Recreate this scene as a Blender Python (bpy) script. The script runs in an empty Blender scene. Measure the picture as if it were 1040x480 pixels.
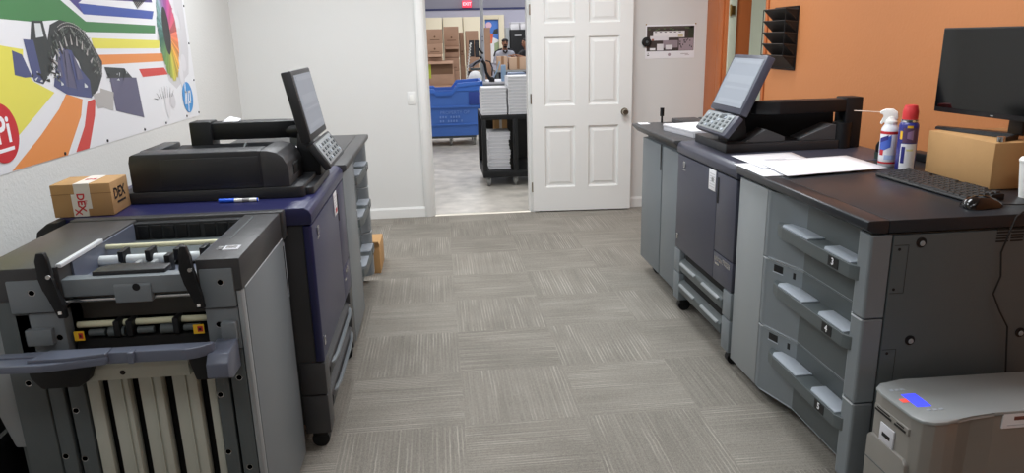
import bpy, bmesh, math, random
from mathutils import Matrix, Vector
random.seed(7)
S = bpy.context.scene
COL = S.collection
PI = math.pi

# ---------------------------------------------------------------- materials
def lin(c):
    c = c / 255.0
    return c / 12.92 if c <= .04045 else ((c + .055) / 1.055) ** 2.4
MATS = {}
def M(name, rgb, rough=.5, metal=0.0, bump=0.0, bscale=300.0, spec=.5, emit=0.0, mottle=0.0, mscale=6.0, coat=0.0, alpha=1.0):
    if name in MATS:
        return MATS[name]
    m = bpy.data.materials.new(name); m.use_nodes = True
    nt = m.node_tree; b = nt.nodes['Principled BSDF']
    col = (lin(rgb[0]), lin(rgb[1]), lin(rgb[2]), 1)
    b.inputs['Base Color'].default_value = col
    b.inputs['Roughness'].default_value = rough
    b.inputs['Metallic'].default_value = metal
    b.inputs['Specular IOR Level'].default_value = spec
    b.inputs['Coat Weight'].default_value = coat
    if alpha < 1: b.inputs['Alpha'].default_value = alpha
    if emit:
        b.inputs['Emission Color'].default_value = col
        b.inputs['Emission Strength'].default_value = emit
    tc = nt.nodes.new('ShaderNodeTexCoord')
    if mottle:
        n = nt.nodes.new('ShaderNodeTexNoise'); n.inputs['Scale'].default_value = mscale; n.inputs['Detail'].default_value = 5
        nt.links.new(tc.outputs['Object'], n.inputs['Vector'])
        r = nt.nodes.new('ShaderNodeMapRange'); r.inputs['From Min'].default_value = .25; r.inputs['From Max'].default_value = .75
        r.inputs['To Min'].default_value = 1 - mottle; r.inputs['To Max'].default_value = 1 + mottle
        nt.links.new(n.outputs['Fac'], r.inputs['Value'])
        mx = nt.nodes.new('ShaderNodeVectorMath'); mx.operation = 'SCALE'; mx.inputs[0].default_value = col[:3]
        nt.links.new(r.outputs['Result'], mx.inputs['Scale']); nt.links.new(mx.outputs['Vector'], b.inputs['Base Color'])
    if bump:
        n = nt.nodes.new('ShaderNodeTexNoise'); n.inputs['Scale'].default_value = bscale; n.inputs['Detail'].default_value = 3
        nt.links.new(tc.outputs['Object'], n.inputs['Vector'])
        bp = nt.nodes.new('ShaderNodeBump'); bp.inputs['Strength'].default_value = bump; bp.inputs['Distance'].default_value = .002
        nt.links.new(n.outputs['Fac'], bp.inputs['Height']); nt.links.new(bp.outputs['Normal'], b.inputs['Normal'])
    MATS[name] = m
    return m

def carpet_material():
    m = bpy.data.materials.new('carpet_tiles'); m.use_nodes = True
    nt = m.node_tree; L = nt.links; N = nt.nodes.new
    b = nt.nodes['Principled BSDF']; b.inputs['Roughness'].default_value = .95; b.inputs['Specular IOR Level'].default_value = .1
    tc = N('ShaderNodeTexCoord'); sx = N('ShaderNodeSeparateXYZ'); L.new(tc.outputs['Object'], sx.inputs[0])
    def math_(op, a, c=None, d=None):
        n = N('ShaderNodeMath'); n.operation = op
        for i, v in enumerate((a, c, d)):
            if v is None: continue
            if isinstance(v, (int, float)): n.inputs[i].default_value = v
            else: L.new(v, n.inputs[i])
        return n.outputs[0]
    T = .51
    u = math_('DIVIDE', math_('SUBTRACT', sx.outputs[0], .045), T)
    v = math_('DIVIDE', math_('SUBTRACT', sx.outputs[1], 2.77), T)
    iu = math_('FLOOR', u); iv = math_('FLOOR', v)
    par = math_('FLOORED_MODULO', math_('ADD', math_('ADD', iu, iv), 1.0), 2.0)
    # along / across the tile's line direction
    across = math_('ADD', math_('MULTIPLY', u, par), math_('MULTIPLY', v, math_('SUBTRACT', 1.0, par)))
    along = math_('ADD', math_('MULTIPLY', v, par), math_('MULTIPLY', u, math_('SUBTRACT', 1.0, par)))
    cid = N('ShaderNodeCombineXYZ'); L.new(iu, cid.inputs[0]); L.new(iv, cid.inputs[1])
    wn = N('ShaderNodeTexWhiteNoise'); wn.noise_dimensions = '2D'; L.new(cid.outputs[0], wn.inputs['Vector'])
    def streak(sa, sl, detail):
        c = N('ShaderNodeCombineXYZ')
        L.new(math_('MULTIPLY', across, sa), c.inputs[0]); L.new(math_('MULTIPLY', along, sl), c.inputs[1])
        L.new(math_('MULTIPLY', wn.outputs['Value'], 37.0), c.inputs[2])
        n = N('ShaderNodeTexNoise'); n.inputs['Scale'].default_value = 1; n.inputs['Detail'].default_value = detail
        L.new(c.outputs[0], n.inputs['Vector']); return n.outputs['Fac']
    s1 = streak(60, 1.2, 0.0); s2 = streak(5, 1.3, 1.0)
    wob = math_('ADD', across, math_('MULTIPLY', streak(2, 9, 1.0), .012))
    wave = math_('SINE', math_('MULTIPLY', wob, 2 * PI * 30))
    ln = N('ShaderNodeMapRange'); L.new(wave, ln.inputs['Value']); ln.inputs['From Min'].default_value = .1; ln.inputs['From Max'].default_value = .9
    pm = N('ShaderNodeMapRange'); L.new(s2, pm.inputs['Value']); pm.inputs['From Min'].default_value = .46; pm.inputs['From Max'].default_value = .62
    am = N('ShaderNodeMapRange'); L.new(s1, am.inputs['Value']); am.inputs['From Min'].default_value = .35; am.inputs['From Max'].default_value = .65
    lines = math_('MULTIPLY', ln.outputs[0], math_('MULTIPLY', math_('ADD', math_('MULTIPLY', pm.outputs[0], .75), .12), math_('ADD', math_('MULTIPLY', am.outputs[0], .8), .2)))
    fine = N('ShaderNodeTexNoise'); fine.inputs['Scale'].default_value = 210; fine.inputs['Detail'].default_value = 2; L.new(tc.outputs['Object'], fine.inputs['Vector'])
    mid = N('ShaderNodeTexNoise'); mid.inputs['Scale'].default_value = 70; mid.inputs['Detail'].default_value = 2; L.new(tc.outputs['Object'], mid.inputs['Vector'])
    patch = N('ShaderNodeTexNoise'); patch.inputs['Scale'].default_value = 3.2; patch.inputs['Detail'].default_value = 2
    L.new(tc.outputs['Object'], patch.inputs['Vector'])
    f = math_('ADD', math_('MULTIPLY', lines, .31), math_('MULTIPLY', fine.outputs['Fac'], .56))
    f = math_('ADD', f, math_('MULTIPLY', mid.outputs['Fac'], .22))
    f = math_('ADD', f, math_('MULTIPLY', math_('SUBTRACT', s1, .5), .15))
    f = math_('ADD', f, math_('MULTIPLY', math_('SUBTRACT', wn.outputs['Value'], .5), .07))
    f = math_('ADD', f, math_('MULTIPLY', math_('SUBTRACT', patch.outputs['Fac'], .5), .20))
    cr = N('ShaderNodeValToRGB'); L.new(f, cr.inputs['Fac'])
    e = cr.color_ramp.elements
    e[0].position = 0.0; e[0].color = (lin(74), lin(71), lin(65), 1)
    e[1].position = .95; e[1].color = (lin(190), lin(184), lin(174), 1)
    L.new(cr.outputs['Color'], b.inputs['Base Color'])
    bp = N('ShaderNodeBump'); bp.inputs['Strength'].default_value = .6; bp.inputs['Distance'].default_value = .004
    L.new(math_('ADD', fine.outputs['Fac'], math_('MULTIPLY', s1, .5)), bp.inputs['Height']); L.new(bp.outputs['Normal'], b.inputs['Normal'])
    return m

WALL = M('painted_wall', (222, 222, 220), .75, bump=.35, bscale=120)
TEXW = M('textured_wall', (216, 216, 214), .8, bump=.9, bscale=70)
ORANGE = M('orange_paint', (198, 128, 78), .6, bump=.5, bscale=60)
ORANGE_TRIM = M('orange_trim', (186, 104, 54), .5)
PALEGREEN = M('pale_green_paint', (200, 206, 186), .8)
WHITE = M('white_gloss_paint', (232, 232, 230), .4)
CEIL = M('ceiling_tile', (225, 225, 220), .9)
CARPET = carpet_material()
CONC = M('sealed_concrete', (186, 180, 172), .4, mottle=.30, mscale=5.5, bump=.2, bscale=30)
BACKWALL = M('grey_violet_paint', (150, 150, 165), .7)
BACKWALL2 = M('lavender_paint', (186, 186, 204), .7)
STRIPE = M('dark_blue_band', (52, 58, 100), .6)
BEIGE = M('cream_panel', (236, 226, 200), .6)
GREY = M('machine_grey', (120, 127, 132), .42, bump=.12, bscale=500)
GREYL = M('machine_light_grey', (150, 155, 158), .42, bump=.1, bscale=500)
GREYD = M('machine_dark_grey', (84, 91, 93), .45, bump=.15, bscale=500)
PAD = M('pale_grey_pad', (176, 184, 194), .45)
CHAR = M('charcoal_plastic', (42, 43, 46), .42, bump=.2, bscale=500)
CHARB = M('charcoal_top', (62, 62, 64), .4, bump=.2, bscale=400)
BLACK = M('black_plastic', (21, 22, 25), .46, spec=.35)
GLOSSB = M('gloss_black', (14, 14, 16), .12, spec=.6)
MATTEB = M('matte_black_plastic', (17, 17, 19), .75, spec=.2)
VOID = M('dark_interior', (16, 16, 17), .8)
NAVY = M('navy_plastic', (31, 33, 76), .36, bump=.08, bscale=500)
SLATE = M('slate_navy_plastic', (66, 68, 82), .38, bump=.08, bscale=500)
TRAYB = M('blue_grey_plastic', (98, 104, 120), .36)
STEEL = M('bright_steel', (200, 200, 200), .25, 1.0)
BRASS = M('brass', (170, 140, 80), .3, 1.0)
NICKEL = M('satin_nickel', (175, 165, 150), .25, 1.0)
CREAMM = M('cream_strip', (222, 220, 188), .5)
RUBW = M('white_roller', (222, 228, 230), .5)
SLATM = M('beige_grey_metal', (186, 188, 177), .4, .0)
RUBBER = M('black_rubber', (20, 20, 20), .7)
YELLOWL = M('yellow_warning', (240, 190, 40), .5)
CARD = M('cardboard', (176, 138, 94), .8, mottle=.06, mscale=9, bump=.15, bscale=90)
CARDP = M('plain_cardboard', (190, 148, 98), .8, mottle=.05, mscale=9, bump=.15, bscale=90)
CARDD = M('brown_cardboard', (172, 138, 116), .85, mottle=.06, mscale=5)
CARDIN = M('cardboard_inside', (112, 84, 64), .9)
TAPE = M('white_tape', (226, 222, 216), .35)
RED = M('red_print', (196, 40, 48), .5)
PAPER = M('white_paper', (238, 238, 242), .7)
PAPERE = M('paper_edge', (206, 206, 212), .8)
INK = M('ink_black', (30, 28, 30), .6)
BLUEPL = M('blue_cart_plastic', (66, 110, 192), .5, mottle=.05, mscale=3)
BLUEDK = M('blue_cart_shadowed_face', (40, 66, 150), .5)  # darker blue of the label plate
BLUEL = M('blue_cart_rim', (60, 112, 205), .45)
LCDB = M('blue_backlit_lcd', (70, 80, 255), .3, emit=1.1)
LEDR = M('red_lit_key', (255, 92, 80), .4, emit=.5)
SCREEN = M('touchscreen_lit', (146, 152, 162), .45, emit=.16, spec=.3)
SCREENW = M('touchscreen_bright_rows', (152, 158, 167), .45, emit=.17, spec=.3)
SILVER = M('brushed_silver', (150, 147, 142), .36, .4, bump=.06, bscale=200)
SILVERT = M('silver_top', (160, 165, 166), .4, .15)
FOAM = M('white_foam', (244, 244, 240), .7)
SKIN = M('skin', (158, 112, 88), .6)
HAIR = M('black_hair', (26, 22, 22), .8)
JACKET = M('grey_jacket', (186, 190, 204), .8)
JSTR = M('black_cloth', (34, 34, 40), .85)
TROUS = M('dark_trousers', (44, 46, 58), .85)
MESHM = M('black_wire_mesh', (30, 24, 22), .6, alpha=.86)
REDCAP = M('red_cap', (214, 58, 62), .4)
CANW = M('white_can', (232, 234, 240), .3)
CANB = M('blue_can', (48, 50, 128), .3)
CANBL = M('blue_can_print', (70, 100, 190), .35)
PURP = M('purple_print', (92, 66, 100), .4)
LOGOB = M('logo_blue', (60, 140, 204), .5)

# ---------------------------------------------------------------- mesh building
class MB:
    def __init__(s, xf=None):
        s.bm = bmesh.new(); s.mats = []; s.mi = 0; s.xf = xf
    def use(s, m):
        if m not in s.mats: s.mats.append(m)
        s.mi = s.mats.index(m); return s
    def _face(s, vs):
        try:
            f = s.bm.faces.new(vs); f.material_index = s.mi; return f
        except ValueError:
            return None
    def solid(s, rings, bev=0, seg=2, cap=True):
        """rings: list of equal-length loops of points, joined in order."""
        R = [[s.bm.verts.new(p) for p in r] for r in rings]; n = len(R[0]); fs = []
        for a, b in zip(R, R[1:]):
            for i in range(n):
                fs.append(s._face((a[i], a[(i + 1) % n], b[(i + 1) % n], b[i])))
        if cap:
            fs.append(s._face(R[0][::-1])); fs.append(s._face(R[-1]))
        fs = [f for f in fs if f]
        if bev:
            es = list({e for f in fs for e in f.edges})
            r = bmesh.ops.bevel(s.bm, geom=es, offset=bev, segments=seg, profile=.5, affect='EDGES', clamp_overlap=True)
            for f in r['faces']: f.material_index = s.mi
        return s
    def box(s, x0, x1, y0, y1, z0, z1, bev=0, seg=2):
        a = [(x0, y0), (x1, y0), (x1, y1), (x0, y1)]
        return s.solid([[(x, y, z0) for x, y in a], [(x, y, z1) for x, y in a]], bev, seg)
    def prism(s, ax, poly, a, b, bev=0, seg=2):
        f = {'x': lambda p, t: (t, p[0], p[1]), 'y': lambda p, t: (p[0], t, p[1]), 'z': lambda p, t: (p[0], p[1], t)}[ax]
        return s.solid([[f(p, a) for p in poly], [f(p, b) for p in poly]], bev, seg)
    def hexa(s, lo, hi, bev=0, seg=2):
        return s.solid([lo, hi], bev, seg)
    def face(s, pts):
        s._face([s.bm.verts.new(p) for p in pts]); return s
    def cyl(s, p0, p1, r0, r1=None, n=20, bev=0):
        r1 = r0 if r1 is None else r1
        p0 = Vector(p0); p1 = Vector(p1); d = (p1 - p0).normalized()
        u = d.orthogonal().normalized(); v = d.cross(u)
        ring = lambda c, r: [c + (u * math.cos(2 * PI * i / n) + v * math.sin(2 * PI * i / n)) * r for i in range(n)]
        return s.solid([ring(p0, r0), ring(p1, r1)], bev)
    def lathe(s, c, prof, n=28, ax='z'):
        f = {'z': lambda r, t, a: (c[0] + r * math.cos(a), c[1] + r * math.sin(a), c[2] + t),
             'y': lambda r, t, a: (c[0] + r * math.cos(a), c[1] + t, c[2] + r * math.sin(a)),
             'x': lambda r, t, a: (c[0] + t, c[1] + r * math.cos(a), c[2] + r * math.sin(a))}[ax]
        return s.solid([[f(max(r, 1e-4), t, 2 * PI * i / n) for i in range(n)] for r, t in prof])
    def tube(s, pts, r, n=8):
        pts = [Vector(p) for p in pts]; rs = r if isinstance(r, (list, tuple)) else [r] * len(pts); rings = []; u = None
        for i, p in enumerate(pts):
            d = (pts[min(i + 1, len(pts) - 1)] - pts[max(i - 1, 0)]).normalized()
            u = d.orthogonal() if u is None else u - d * u.dot(d)
            u.normalize(); v = d.cross(u)
            rings.append([p + (u * math.cos(2 * PI * k / n) + v * math.sin(2 * PI * k / n)) * rs[i] for k in range(n)])
        return s.solid(rings)
    def ball(s, c, rx, ry=None, rz=None, n=16):
        ry = rx if ry is None else ry; rz = rx if rz is None else rz
        r = bmesh.ops.create_uvsphere(s.bm, u_segments=n, v_segments=n // 2 + 2, radius=1, matrix=Matrix.Translation(c) @ Matrix.Diagonal((rx, ry, rz, 1)))
        for f in {f for v in r['verts'] for f in v.link_faces}: f.material_index = s.mi
        return s
    def text(s, body, o, right, up, size, depth=.0006, align='CENTER', bold=0.0):
        cu = bpy.data.curves.new('lettering', 'FONT'); cu.body = body; cu.size = size; cu.extrude = depth
        cu.align_x = align; cu.align_y = 'CENTER'; cu.offset = bold; cu.resolution_u = 3
        ob = bpy.data.objects.new('lettering', cu); COL.objects.link(ob)
        me = bpy.data.meshes.new_from_object(ob.evaluated_get(bpy.context.evaluated_depsgraph_get()))
        r = Vector(right).normalized(); u = Vector(up).normalized(); k = r.cross(u); o = Vector(o)
        vs = [s.bm.verts.new(o + r * v.co.x + u * v.co.y + k * v.co.z) for v in me.vertices]
        for p in me.polygons: s._face([vs[i] for i in p.vertices])
        bpy.data.objects.remove(ob); bpy.data.curves.remove(cu); bpy.data.meshes.remove(me)
        return s
    def build(s, name, mat=None, parent=None, base=None, angle=35):
        bm = s.bm
        if s.xf is not None: bmesh.ops.transform(bm, matrix=s.xf, verts=bm.verts)
        if base is None: base = BASE.get(parent.name, Vector((0, 0, 0))) if parent else Vector((0, 0, 0))
        base = Vector(base)
        bmesh.ops.translate(bm, vec=-base, verts=bm.verts)
        bmesh.ops.recalc_face_normals(bm, faces=bm.faces)
        me = bpy.data.meshes.new(name); bm.to_mesh(me); bm.free()
        for p in me.polygons: p.use_smooth = True
        me.set_sharp_from_angle(angle=math.radians(angle))
        for m in (s.mats or [mat]): me.materials.append(m)
        o = bpy.data.objects.new(name, me); COL.objects.link(o)
        if parent: o.parent = parent
        else: o.location = base
        BASE[o.name] = base
        return o
BASE = {}
def tag(o, label, cat, group=None):
    o['label'] = label; o['category'] = cat
    if group: o['group'] = group
    return o
def T(name, label, cat, base, group=None):
    o = bpy.data.objects.new(name, None); COL.objects.link(o); o.location = base
    o.empty_display_size = .1
    BASE[o.name] = Vector(base)
    return tag(o, label, cat, group)
def ST(o):
    o['kind'] = 'structure'; return o
def root_struct(name, base):
    o = bpy.data.objects.new(name, None); COL.objects.link(o); o.location = base; BASE[o.name] = Vector(base)
    return ST(o)
def rrect(x0, x1, y0, y1, r, n=6):
    p = []
    for cx, cy, a in ((x1 - r, y1 - r, 0), (x0 + r, y1 - r, 90), (x0 + r, y0 + r, 180), (x1 - r, y0 + r, 270)):
        for i in range(n + 1):
            t = math.radians(a + 90 * i / n); p.append((cx + r * math.cos(t), cy + r * math.sin(t)))
    return p

# ---------------------------------------------------------------- camera
F, YAW, PIT, ROL, H = 735.0, .0955, .2668, -.0245, 1.58
fw = Vector((math.sin(YAW) * math.cos(PIT), math.cos(YAW) * math.cos(PIT), -math.sin(PIT)))
r0 = Vector((math.cos(YAW), -math.sin(YAW), 0)); u0 = r0.cross(fw)
rt = r0 * math.cos(ROL) + u0 * math.sin(ROL); up = -r0 * math.sin(ROL) + u0 * math.cos(ROL)
cam = bpy.data.cameras.new('camera'); co = bpy.data.objects.new('camera', cam); COL.objects.link(co)
cam.sensor_width = 36; cam.lens = F / 1040 * 36; cam.clip_start = .05
co.matrix_world = Matrix(((rt.x, up.x, -fw.x, 0), (rt.y, up.y, -fw.y, 0), (rt.z, up.z, -fw.z, H), (0, 0, 0, 1)))
S.camera = co

# ---------------------------------------------------------------- room shell
YW, XL, XR = 6.617, -1.72, 2.46
CZ = 2.75
ST(MB().box(XL - .1, 4.2, -2.8, YW + .0, -.1, 0).build('floor', CARPET))
ST(MB().box(XL - .1, XR + .1, -2.8, YW + .12, CZ, CZ + .1).build('ceiling', CEIL))
ST(MB().box(XL - .1, XL, -2.8, YW + .12, 0, CZ).build('wall_left', TEXW))
w = MB()
w.box(XL, -.10, YW, YW + .12, 0, CZ); w.box(.83, XR, YW, YW + .12, 0, CZ); w.box(-.10, .83, YW, YW + .12, 2.06, CZ)
ST(w.build('wall_back', WALL))
ST(MB().box(XL, XR, -2.9, -2.8, 0, CZ).build('wall_front', WALL))
w = MB(); w.box(XR, XR + .13, -2.8, 5.40, 0, CZ); w.box(XR, XR + .13, 5.40, 6.16, 2.06, CZ)
ST(w.build('wall_right', ORANGE))
# orange pillar with stepped mouldings between the doorway and the corner
w = MB(); w.box(XR - .012, XR + .21, 6.16, 6.60, 0, CZ, .003)
w.box(XR - .028, XR - .012, 6.19, 6.30, 0, CZ, .004); w.box(XR - .022, XR - .012, 6.315, 6.345, 0, CZ, .003)
ST(w.build('trim_1', ORANGE_TRIM))
w = MB(); w.box(XR - .014, XR + .0, 5.36, 5.40, 0, 2.1, .004)
ST(w.build('trim_2', ORANGE_TRIM))
w = MB(); w.box(XR + .01, XR + .075, 6.135, 6.159, 0, 2.06, .003)
d = ST(w.build('trim_3', PALEGREEN))
w = MB(); w.box(XR + .012, XR + .05, 6.118, 6.134, 1.73, 1.80, .003); w.cyl((XR + .012, 6.122, 1.72), (XR + .012, 6.122, 1.81), .008, n=10)
w.build('hinge', BRASS, d)
# next room seen through the side doorway
w = MB(); w.box(4.1, 4.2, 5.0, 12, 0, CZ); w.box(XR + .13, 4.2, 11.9, 12, 0, CZ)
ST(w.build('wall_beyond', PALEGREEN))
ST(MB().box(XR, 4.2, 3.0, 12, CZ + .1, CZ + .2).build('ceiling_beyond', CEIL))
# baseboards
w = MB(); w.prism('x', [(YW - .016, 0), (YW, 0), (YW, .095), (YW - .006, .095), (YW - .012, .08), (YW - .016, .08)], XL, -.172)
ST(w.build('baseboard_back', WHITE))
w = MB(); w.prism('x', [(YW - .016, 0), (YW, 0), (YW, .095), (YW - .006, .095), (YW - .012, .08), (YW - .016, .08)], .92, XR - .02)
ST(w.build('baseboard_right', WHITE))
w = MB(); w.box(XL, XL + .014, -2.8, YW - .016, 0, .09, .003); ST(w.build('baseboard_left', WHITE))
# door casing and jamb
w = MB()
for x0, x1 in ((-.172, -.094), (.826, .905)):
    w.box(x0, x1, YW - .022, YW, 0, 2.14, .005)
    w.box(x0 + .012, x1 - .012, YW - .03, YW - .02, 0, 2.14, .004)
w.box(-.094, .826, YW - .022, YW, 2.06, 2.14, .005)
w.box(-.10, -.083, YW, YW + .12, 0, 2.06); w.box(.811, .83, YW, YW + .12, 0, 2.06); w.box(-.083, .811, YW, YW + .12, 2.045, 2.06)
w.box(-.083, -.073, YW + .05, YW + .085, 0, 2.045)
ST(w.build('trim_4', WHITE))
ST(MB().prism('x', [(YW - .02, 0), (YW + .02, 0), (YW + .012, .012), (YW - .012, .012)], -.083, .811).build('trim_5', M('threshold_metal', (190, 184, 172), .4, .6)))

# six-panel door, swung fully open against the wall
dx0, dx1 = .838, 1.745
door = root_struct('door_1', (dx0, 6.55, 0))
ang = math.radians(-3.6)
xf = Matrix.Translation((dx0, 6.565, 0)) @ Matrix.Rotation(ang, 4, 'Z')
W = .908
def door_leaf():
    w = MB(xf); d0, d1 = 0.0, .035                     # front face at local y = 0
    xs = [0, .115, .395, .513, .793, W]; zs = [.012, .235, .80, .985, 1.585, 1.70, 1.925, 2.035]
    for k in range(7):
        z0, z1 = zs[k], zs[k + 1]
        if k in (0, 2, 4, 6):
            w.box(0, W, d0, d1, z0, z1)
        else:
            for a, b in ((xs[0], xs[1]), (xs[2], xs[3]), (xs[4], xs[5])): w.box(a, b, d0, d1, z0, z1)
            for a, b in ((xs[1], xs[2]), (xs[3], xs[4])):
                # sunk moulding and raised field
                o = [(a, z0), (b, z0), (b, z1), (a, z1)]
                def ring(i, y): return [(a + i, y, z0 + i), (b - i, y, z0 + i), (b - i, y, z1 - i), (a + i, y, z1 - i)]
                w.solid([ring(0, d0), ring(.006, d0 + .010), ring(.014, d0 + .017), ring(.024, d0 + .017), ring(.050, d0 + .003)], cap=False)
                w.face(ring(.050, d0 + .003)); w.face(ring(0, d1))
    return w
leaf = door_leaf().build('door_leaf', WHITE, door)
w = MB(xf); w.lathe((W - .065, 0, .915), [(0, -.062), (.022, -.062), (.029, -.05), (.029, -.038), (.018, -.03), (.012, -.026), (.012, -.008), (.033, -.007), (.034, 0), (0, 0)], ax='y')
w.build('door_knob', NICKEL, door)
for z in (.24, 1.05, 1.82):
    w = MB(xf); w.cyl((-.006, .004, z - .045), (-.006, .004, z + .045), .007, n=10); w.box(-.004, .0, .004, .034, z - .045, z + .045)
    w.build('hinge', NICKEL, door)

# light switch
t = T('light_switch', 'white rocker light switch plate on the wall left of the doorway', 'light switch', (-.238, YW, 1.03))
MB().box(-.273, -.203, YW - .006, YW, 1.03, 1.145, .003).build('plate', WHITE, t)
MB().prism('x', [(YW - .006, 1.055), (YW - .013, 1.088), (YW - .007, 1.12)], -.254, -.222).build('rocker', FOAM, t)

# ---------------------------------------------------------------- warehouse beyond the door
ST(MB().box(-7, 7, YW, 22.2, -.1, 0).build('floor_warehouse', CONC))
w = MB(); w.box(-7, 7, 22, 22.2, 0, 4.2)
ST(w.build('wall_warehouse', BACKWALL))
w = MB(); w.box(-7, 7, 21.97, 22, 0, 2.40)
ST(w.build('wall_lower', BACKWALL2))
ST(MB().box(-7, 7, 21.95, 22.0, 2.40, 2.455).build('trim_6', STRIPE))
ST(MB().box(-7.1, -7, YW + .12, 22.2, 0, 4.2).build('wall_west', BACKWALL2))
ST(MB().box(7, 7.1, YW + .12, 22.2, 0, 4.2).build('wall_east', BACKWALL2))
ST(MB().box(-7, 7, YW + .12, 22.2, 4.2, 4.3).build('ceiling_warehouse', CEIL))
w = MB(); w.box(-7, XL - .1, YW + .0, YW + .12, 0, 4.2); w.box(4.2, 7, YW, YW + .12, 0, 4.2); w.box(XL - .1, 4.2, YW, YW + .12, CZ, 4.2)
ST(w.build('wall_divider', WALL))

ex = T('exit_sign', 'small lit red exit sign high on the far warehouse wall', 'exit sign', (.955, 21.95, 2.47))
MB().box(.82, 1.09, 21.88, 21.95, 2.47, 2.66, .01).build('housing', M('exit_red', (232, 66, 92), .4, emit=.9), ex)
MB().text('EXIT', (.955, 21.878, 2.565), (1, 0, 0), (0, 0, 1), .12, .001, bold=.003).build('lettering', M('exit_letters', (255, 190, 200), .4, emit=1.0), ex)

for i, (x0, x1) in enumerate(((-.42, .215), (.235, .79), (.81, 1.30))):
    lab = ['leftmost cream tall cupboard panel behind the cartons', 'middle cream tall cupboard panel behind the cartons', 'cream tall cupboard panel left of the far doorway'][i]
    t = T('tall_cupboard', lab, 'cupboard', ((x0 + x1) / 2, 21.7, 0), 'cream cupboards along the far wall')
    MB().box(x0, x1, 21.5, 21.95, 0, 2.2, .008).build('body', BEIGE, t)
    MB().box(x0 + .02, x1 - .02, 21.485, 21.5, .05, 2.17, .006).build('door', BEIGE, t)
    MB().box(x1 - .07, x1 - .05, 21.46, 21.485, 1.0, 1.14, .004).build('handle', STEEL, t)
w = MB(); w.box(1.34, 1.46, 21.86, 21.97, 0, 2.25, .006); w.box(1.86, 2.02, 21.86, 21.97, 0, 2.25, .006); w.box(1.461, 1.859, 21.86, 21.97, 2.13, 2.25, .006)
ST(w.build('door_2', BEIGE))
t = T('poster', 'large bright colour poster filling the far doorway opening', 'poster', (1.66, 21.93, .9))
w = MB(); w.use(PAPER).box(1.47, 1.85, 21.93, 21.965, .9, 2.12)
w.use(M('poster_blue', (80, 130, 215), .5)).face([(1.47, 21.928, 1.72), (1.85, 21.928, 1.55), (1.85, 21.928, 2.12), (1.47, 21.928, 2.12)])
w.use(M('poster_orange', (226, 108, 76), .5)).face([(1.47, 21.927, 1.45), (1.66, 21.927, 1.45), (1.7, 21.927, 1.72), (1.47, 21.927, 1.76)])
w.use(M('poster_pink', (236, 196, 214), .5)).lathe((1.57, 21.926, 1.97), [(0, 0), (.09, 0), (.09, .002)], 16, 'y')
w.use(M('poster_dark', (58, 62, 66), .5)).face([(1.68, 21.926, 1.72), (1.84, 21.926, 1.72), (1.84, 21.926, 1.88), (1.72, 21.926, 1.84)])
w.use(M('poster_green', (160, 176, 140), .5)).face([(1.72, 21.925, .95), (1.85, 21.925, .95), (1.85, 21.925, 1.5), (1.72, 21.925, 1.45)])
w.build('sheet', None, t)

t = T('storage_cabinet', 'tall black metal cabinet behind the two people', 'cabinet', (2.3, 19.7, 0))
MB().box(1.95, 2.75, 19.5, 20, .03, 1.8, .01).build('body', BLACK, t)
for x0, x1 in ((1.965, 2.345), (2.355, 2.735)):
    d_ = MB().box(x0, x1, 19.485, 19.5, .06, 1.78, .005).build('door', BLACK, t)
    MB().box(x0 + .1, x1 - .1, 19.475, 19.486, 1.64, 1.665).build('name_strip', PAPERE, d_)
for k, (x0, x1) in enumerate(((1.98, 2.2), (2.23, 2.5))):
    t = T('white_carton', ['white carton on top of black cabinet, left one', 'white carton on top of black cabinet, nearer the door edge'][k], 'box', ((x0 + x1) / 2, 19.7, 1.8), 'white cartons on the cabinet')
    w = MB(); w.box(x0, x1, 19.55, 19.9, 1.8, 1.985, .004).build('body', PAPER, t)
    MB().box(x0 - .004, x1 + .004, 19.546, 19.904, 1.945, 1.99, .003).build('lid', PAPERE, t)
t = T('grey_locker', 'slim grey upright locker left of the black cabinet', 'locker', (1.9, 19.7, 0))
MB().box(1.84, 1.935, 19.5, 19.95, .0, 1.86, .01).build('body', GREYL, t); MB().box(1.85, 1.925, 19.49, 19.5, .06, 1.82, .003).build('door', GREYL, t)

# stacked cartons
def carton(x0, x1, y0, y1, z0, z1, label, opened=False, mat=CARDD, stripe=None):
    t = T('carton', label, 'box', ((x0 + x1) / 2, (y0 + y1) / 2, z0), 'brown cartons stacked in the warehouse')
    w = MB(); w.use(mat).box(x0, x1, y0, y1, z0, z1, .006)
    if opened:
        w.use(CARDIN).box(x0 + .03, x1 - .03, y0 - .002, y0 + .01, z1 - (z1 - z0) * .55, z1 - .02)
    else:
        w.use(CARDIN); cx = (x0 + x1) / 2; cz = z0 + (z1 - z0) * .4
        w.cyl((cx, y0 + .002, cz + .02), (cx, y0 - .002, cz + .02), .022, n=10)
        w.box(cx - (x1 - x0) * .3, cx + (x1 - x0) * .3, y0 - .002, y0 + .001, cz - .05, cz - .035)
    if stripe: w.use(stripe).box(x0 - .002, x0 + .075, y0 - .003, y0 + .01, z0 + .15, z1 - .06)
    w.build('body', None, t)
    w = MB()
    if opened:   # flap folded down at the top edge
        w.hexa([(x0 + .01, y0 - .004, z1 - .015), (x1 - .01, y0 - .004, z1 - .015), (x1 - .01, y0 - .0, z1 + .0), (x0 + .01, y0, z1)],
               [(x0 + .02, y0 - .09, z1 - .06), (x1 - .02, y0 - .09, z1 - .06), (x1 - .02, y0 - .085, z1 - .05), (x0 + .02, y0 - .085, z1 - .05)])
    else:
        w.box(x0, x1, (y0 + y1) / 2 - .03, (y0 + y1) / 2 + .03, z1 - .001, z1 + .002)
    w.build('flap' if opened else 'packing_tape', mat if opened else M('brown_tape', (150, 112, 82), .4), t)
z = [0, .47, .92, 1.18, 1.46, 1.83]
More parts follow.
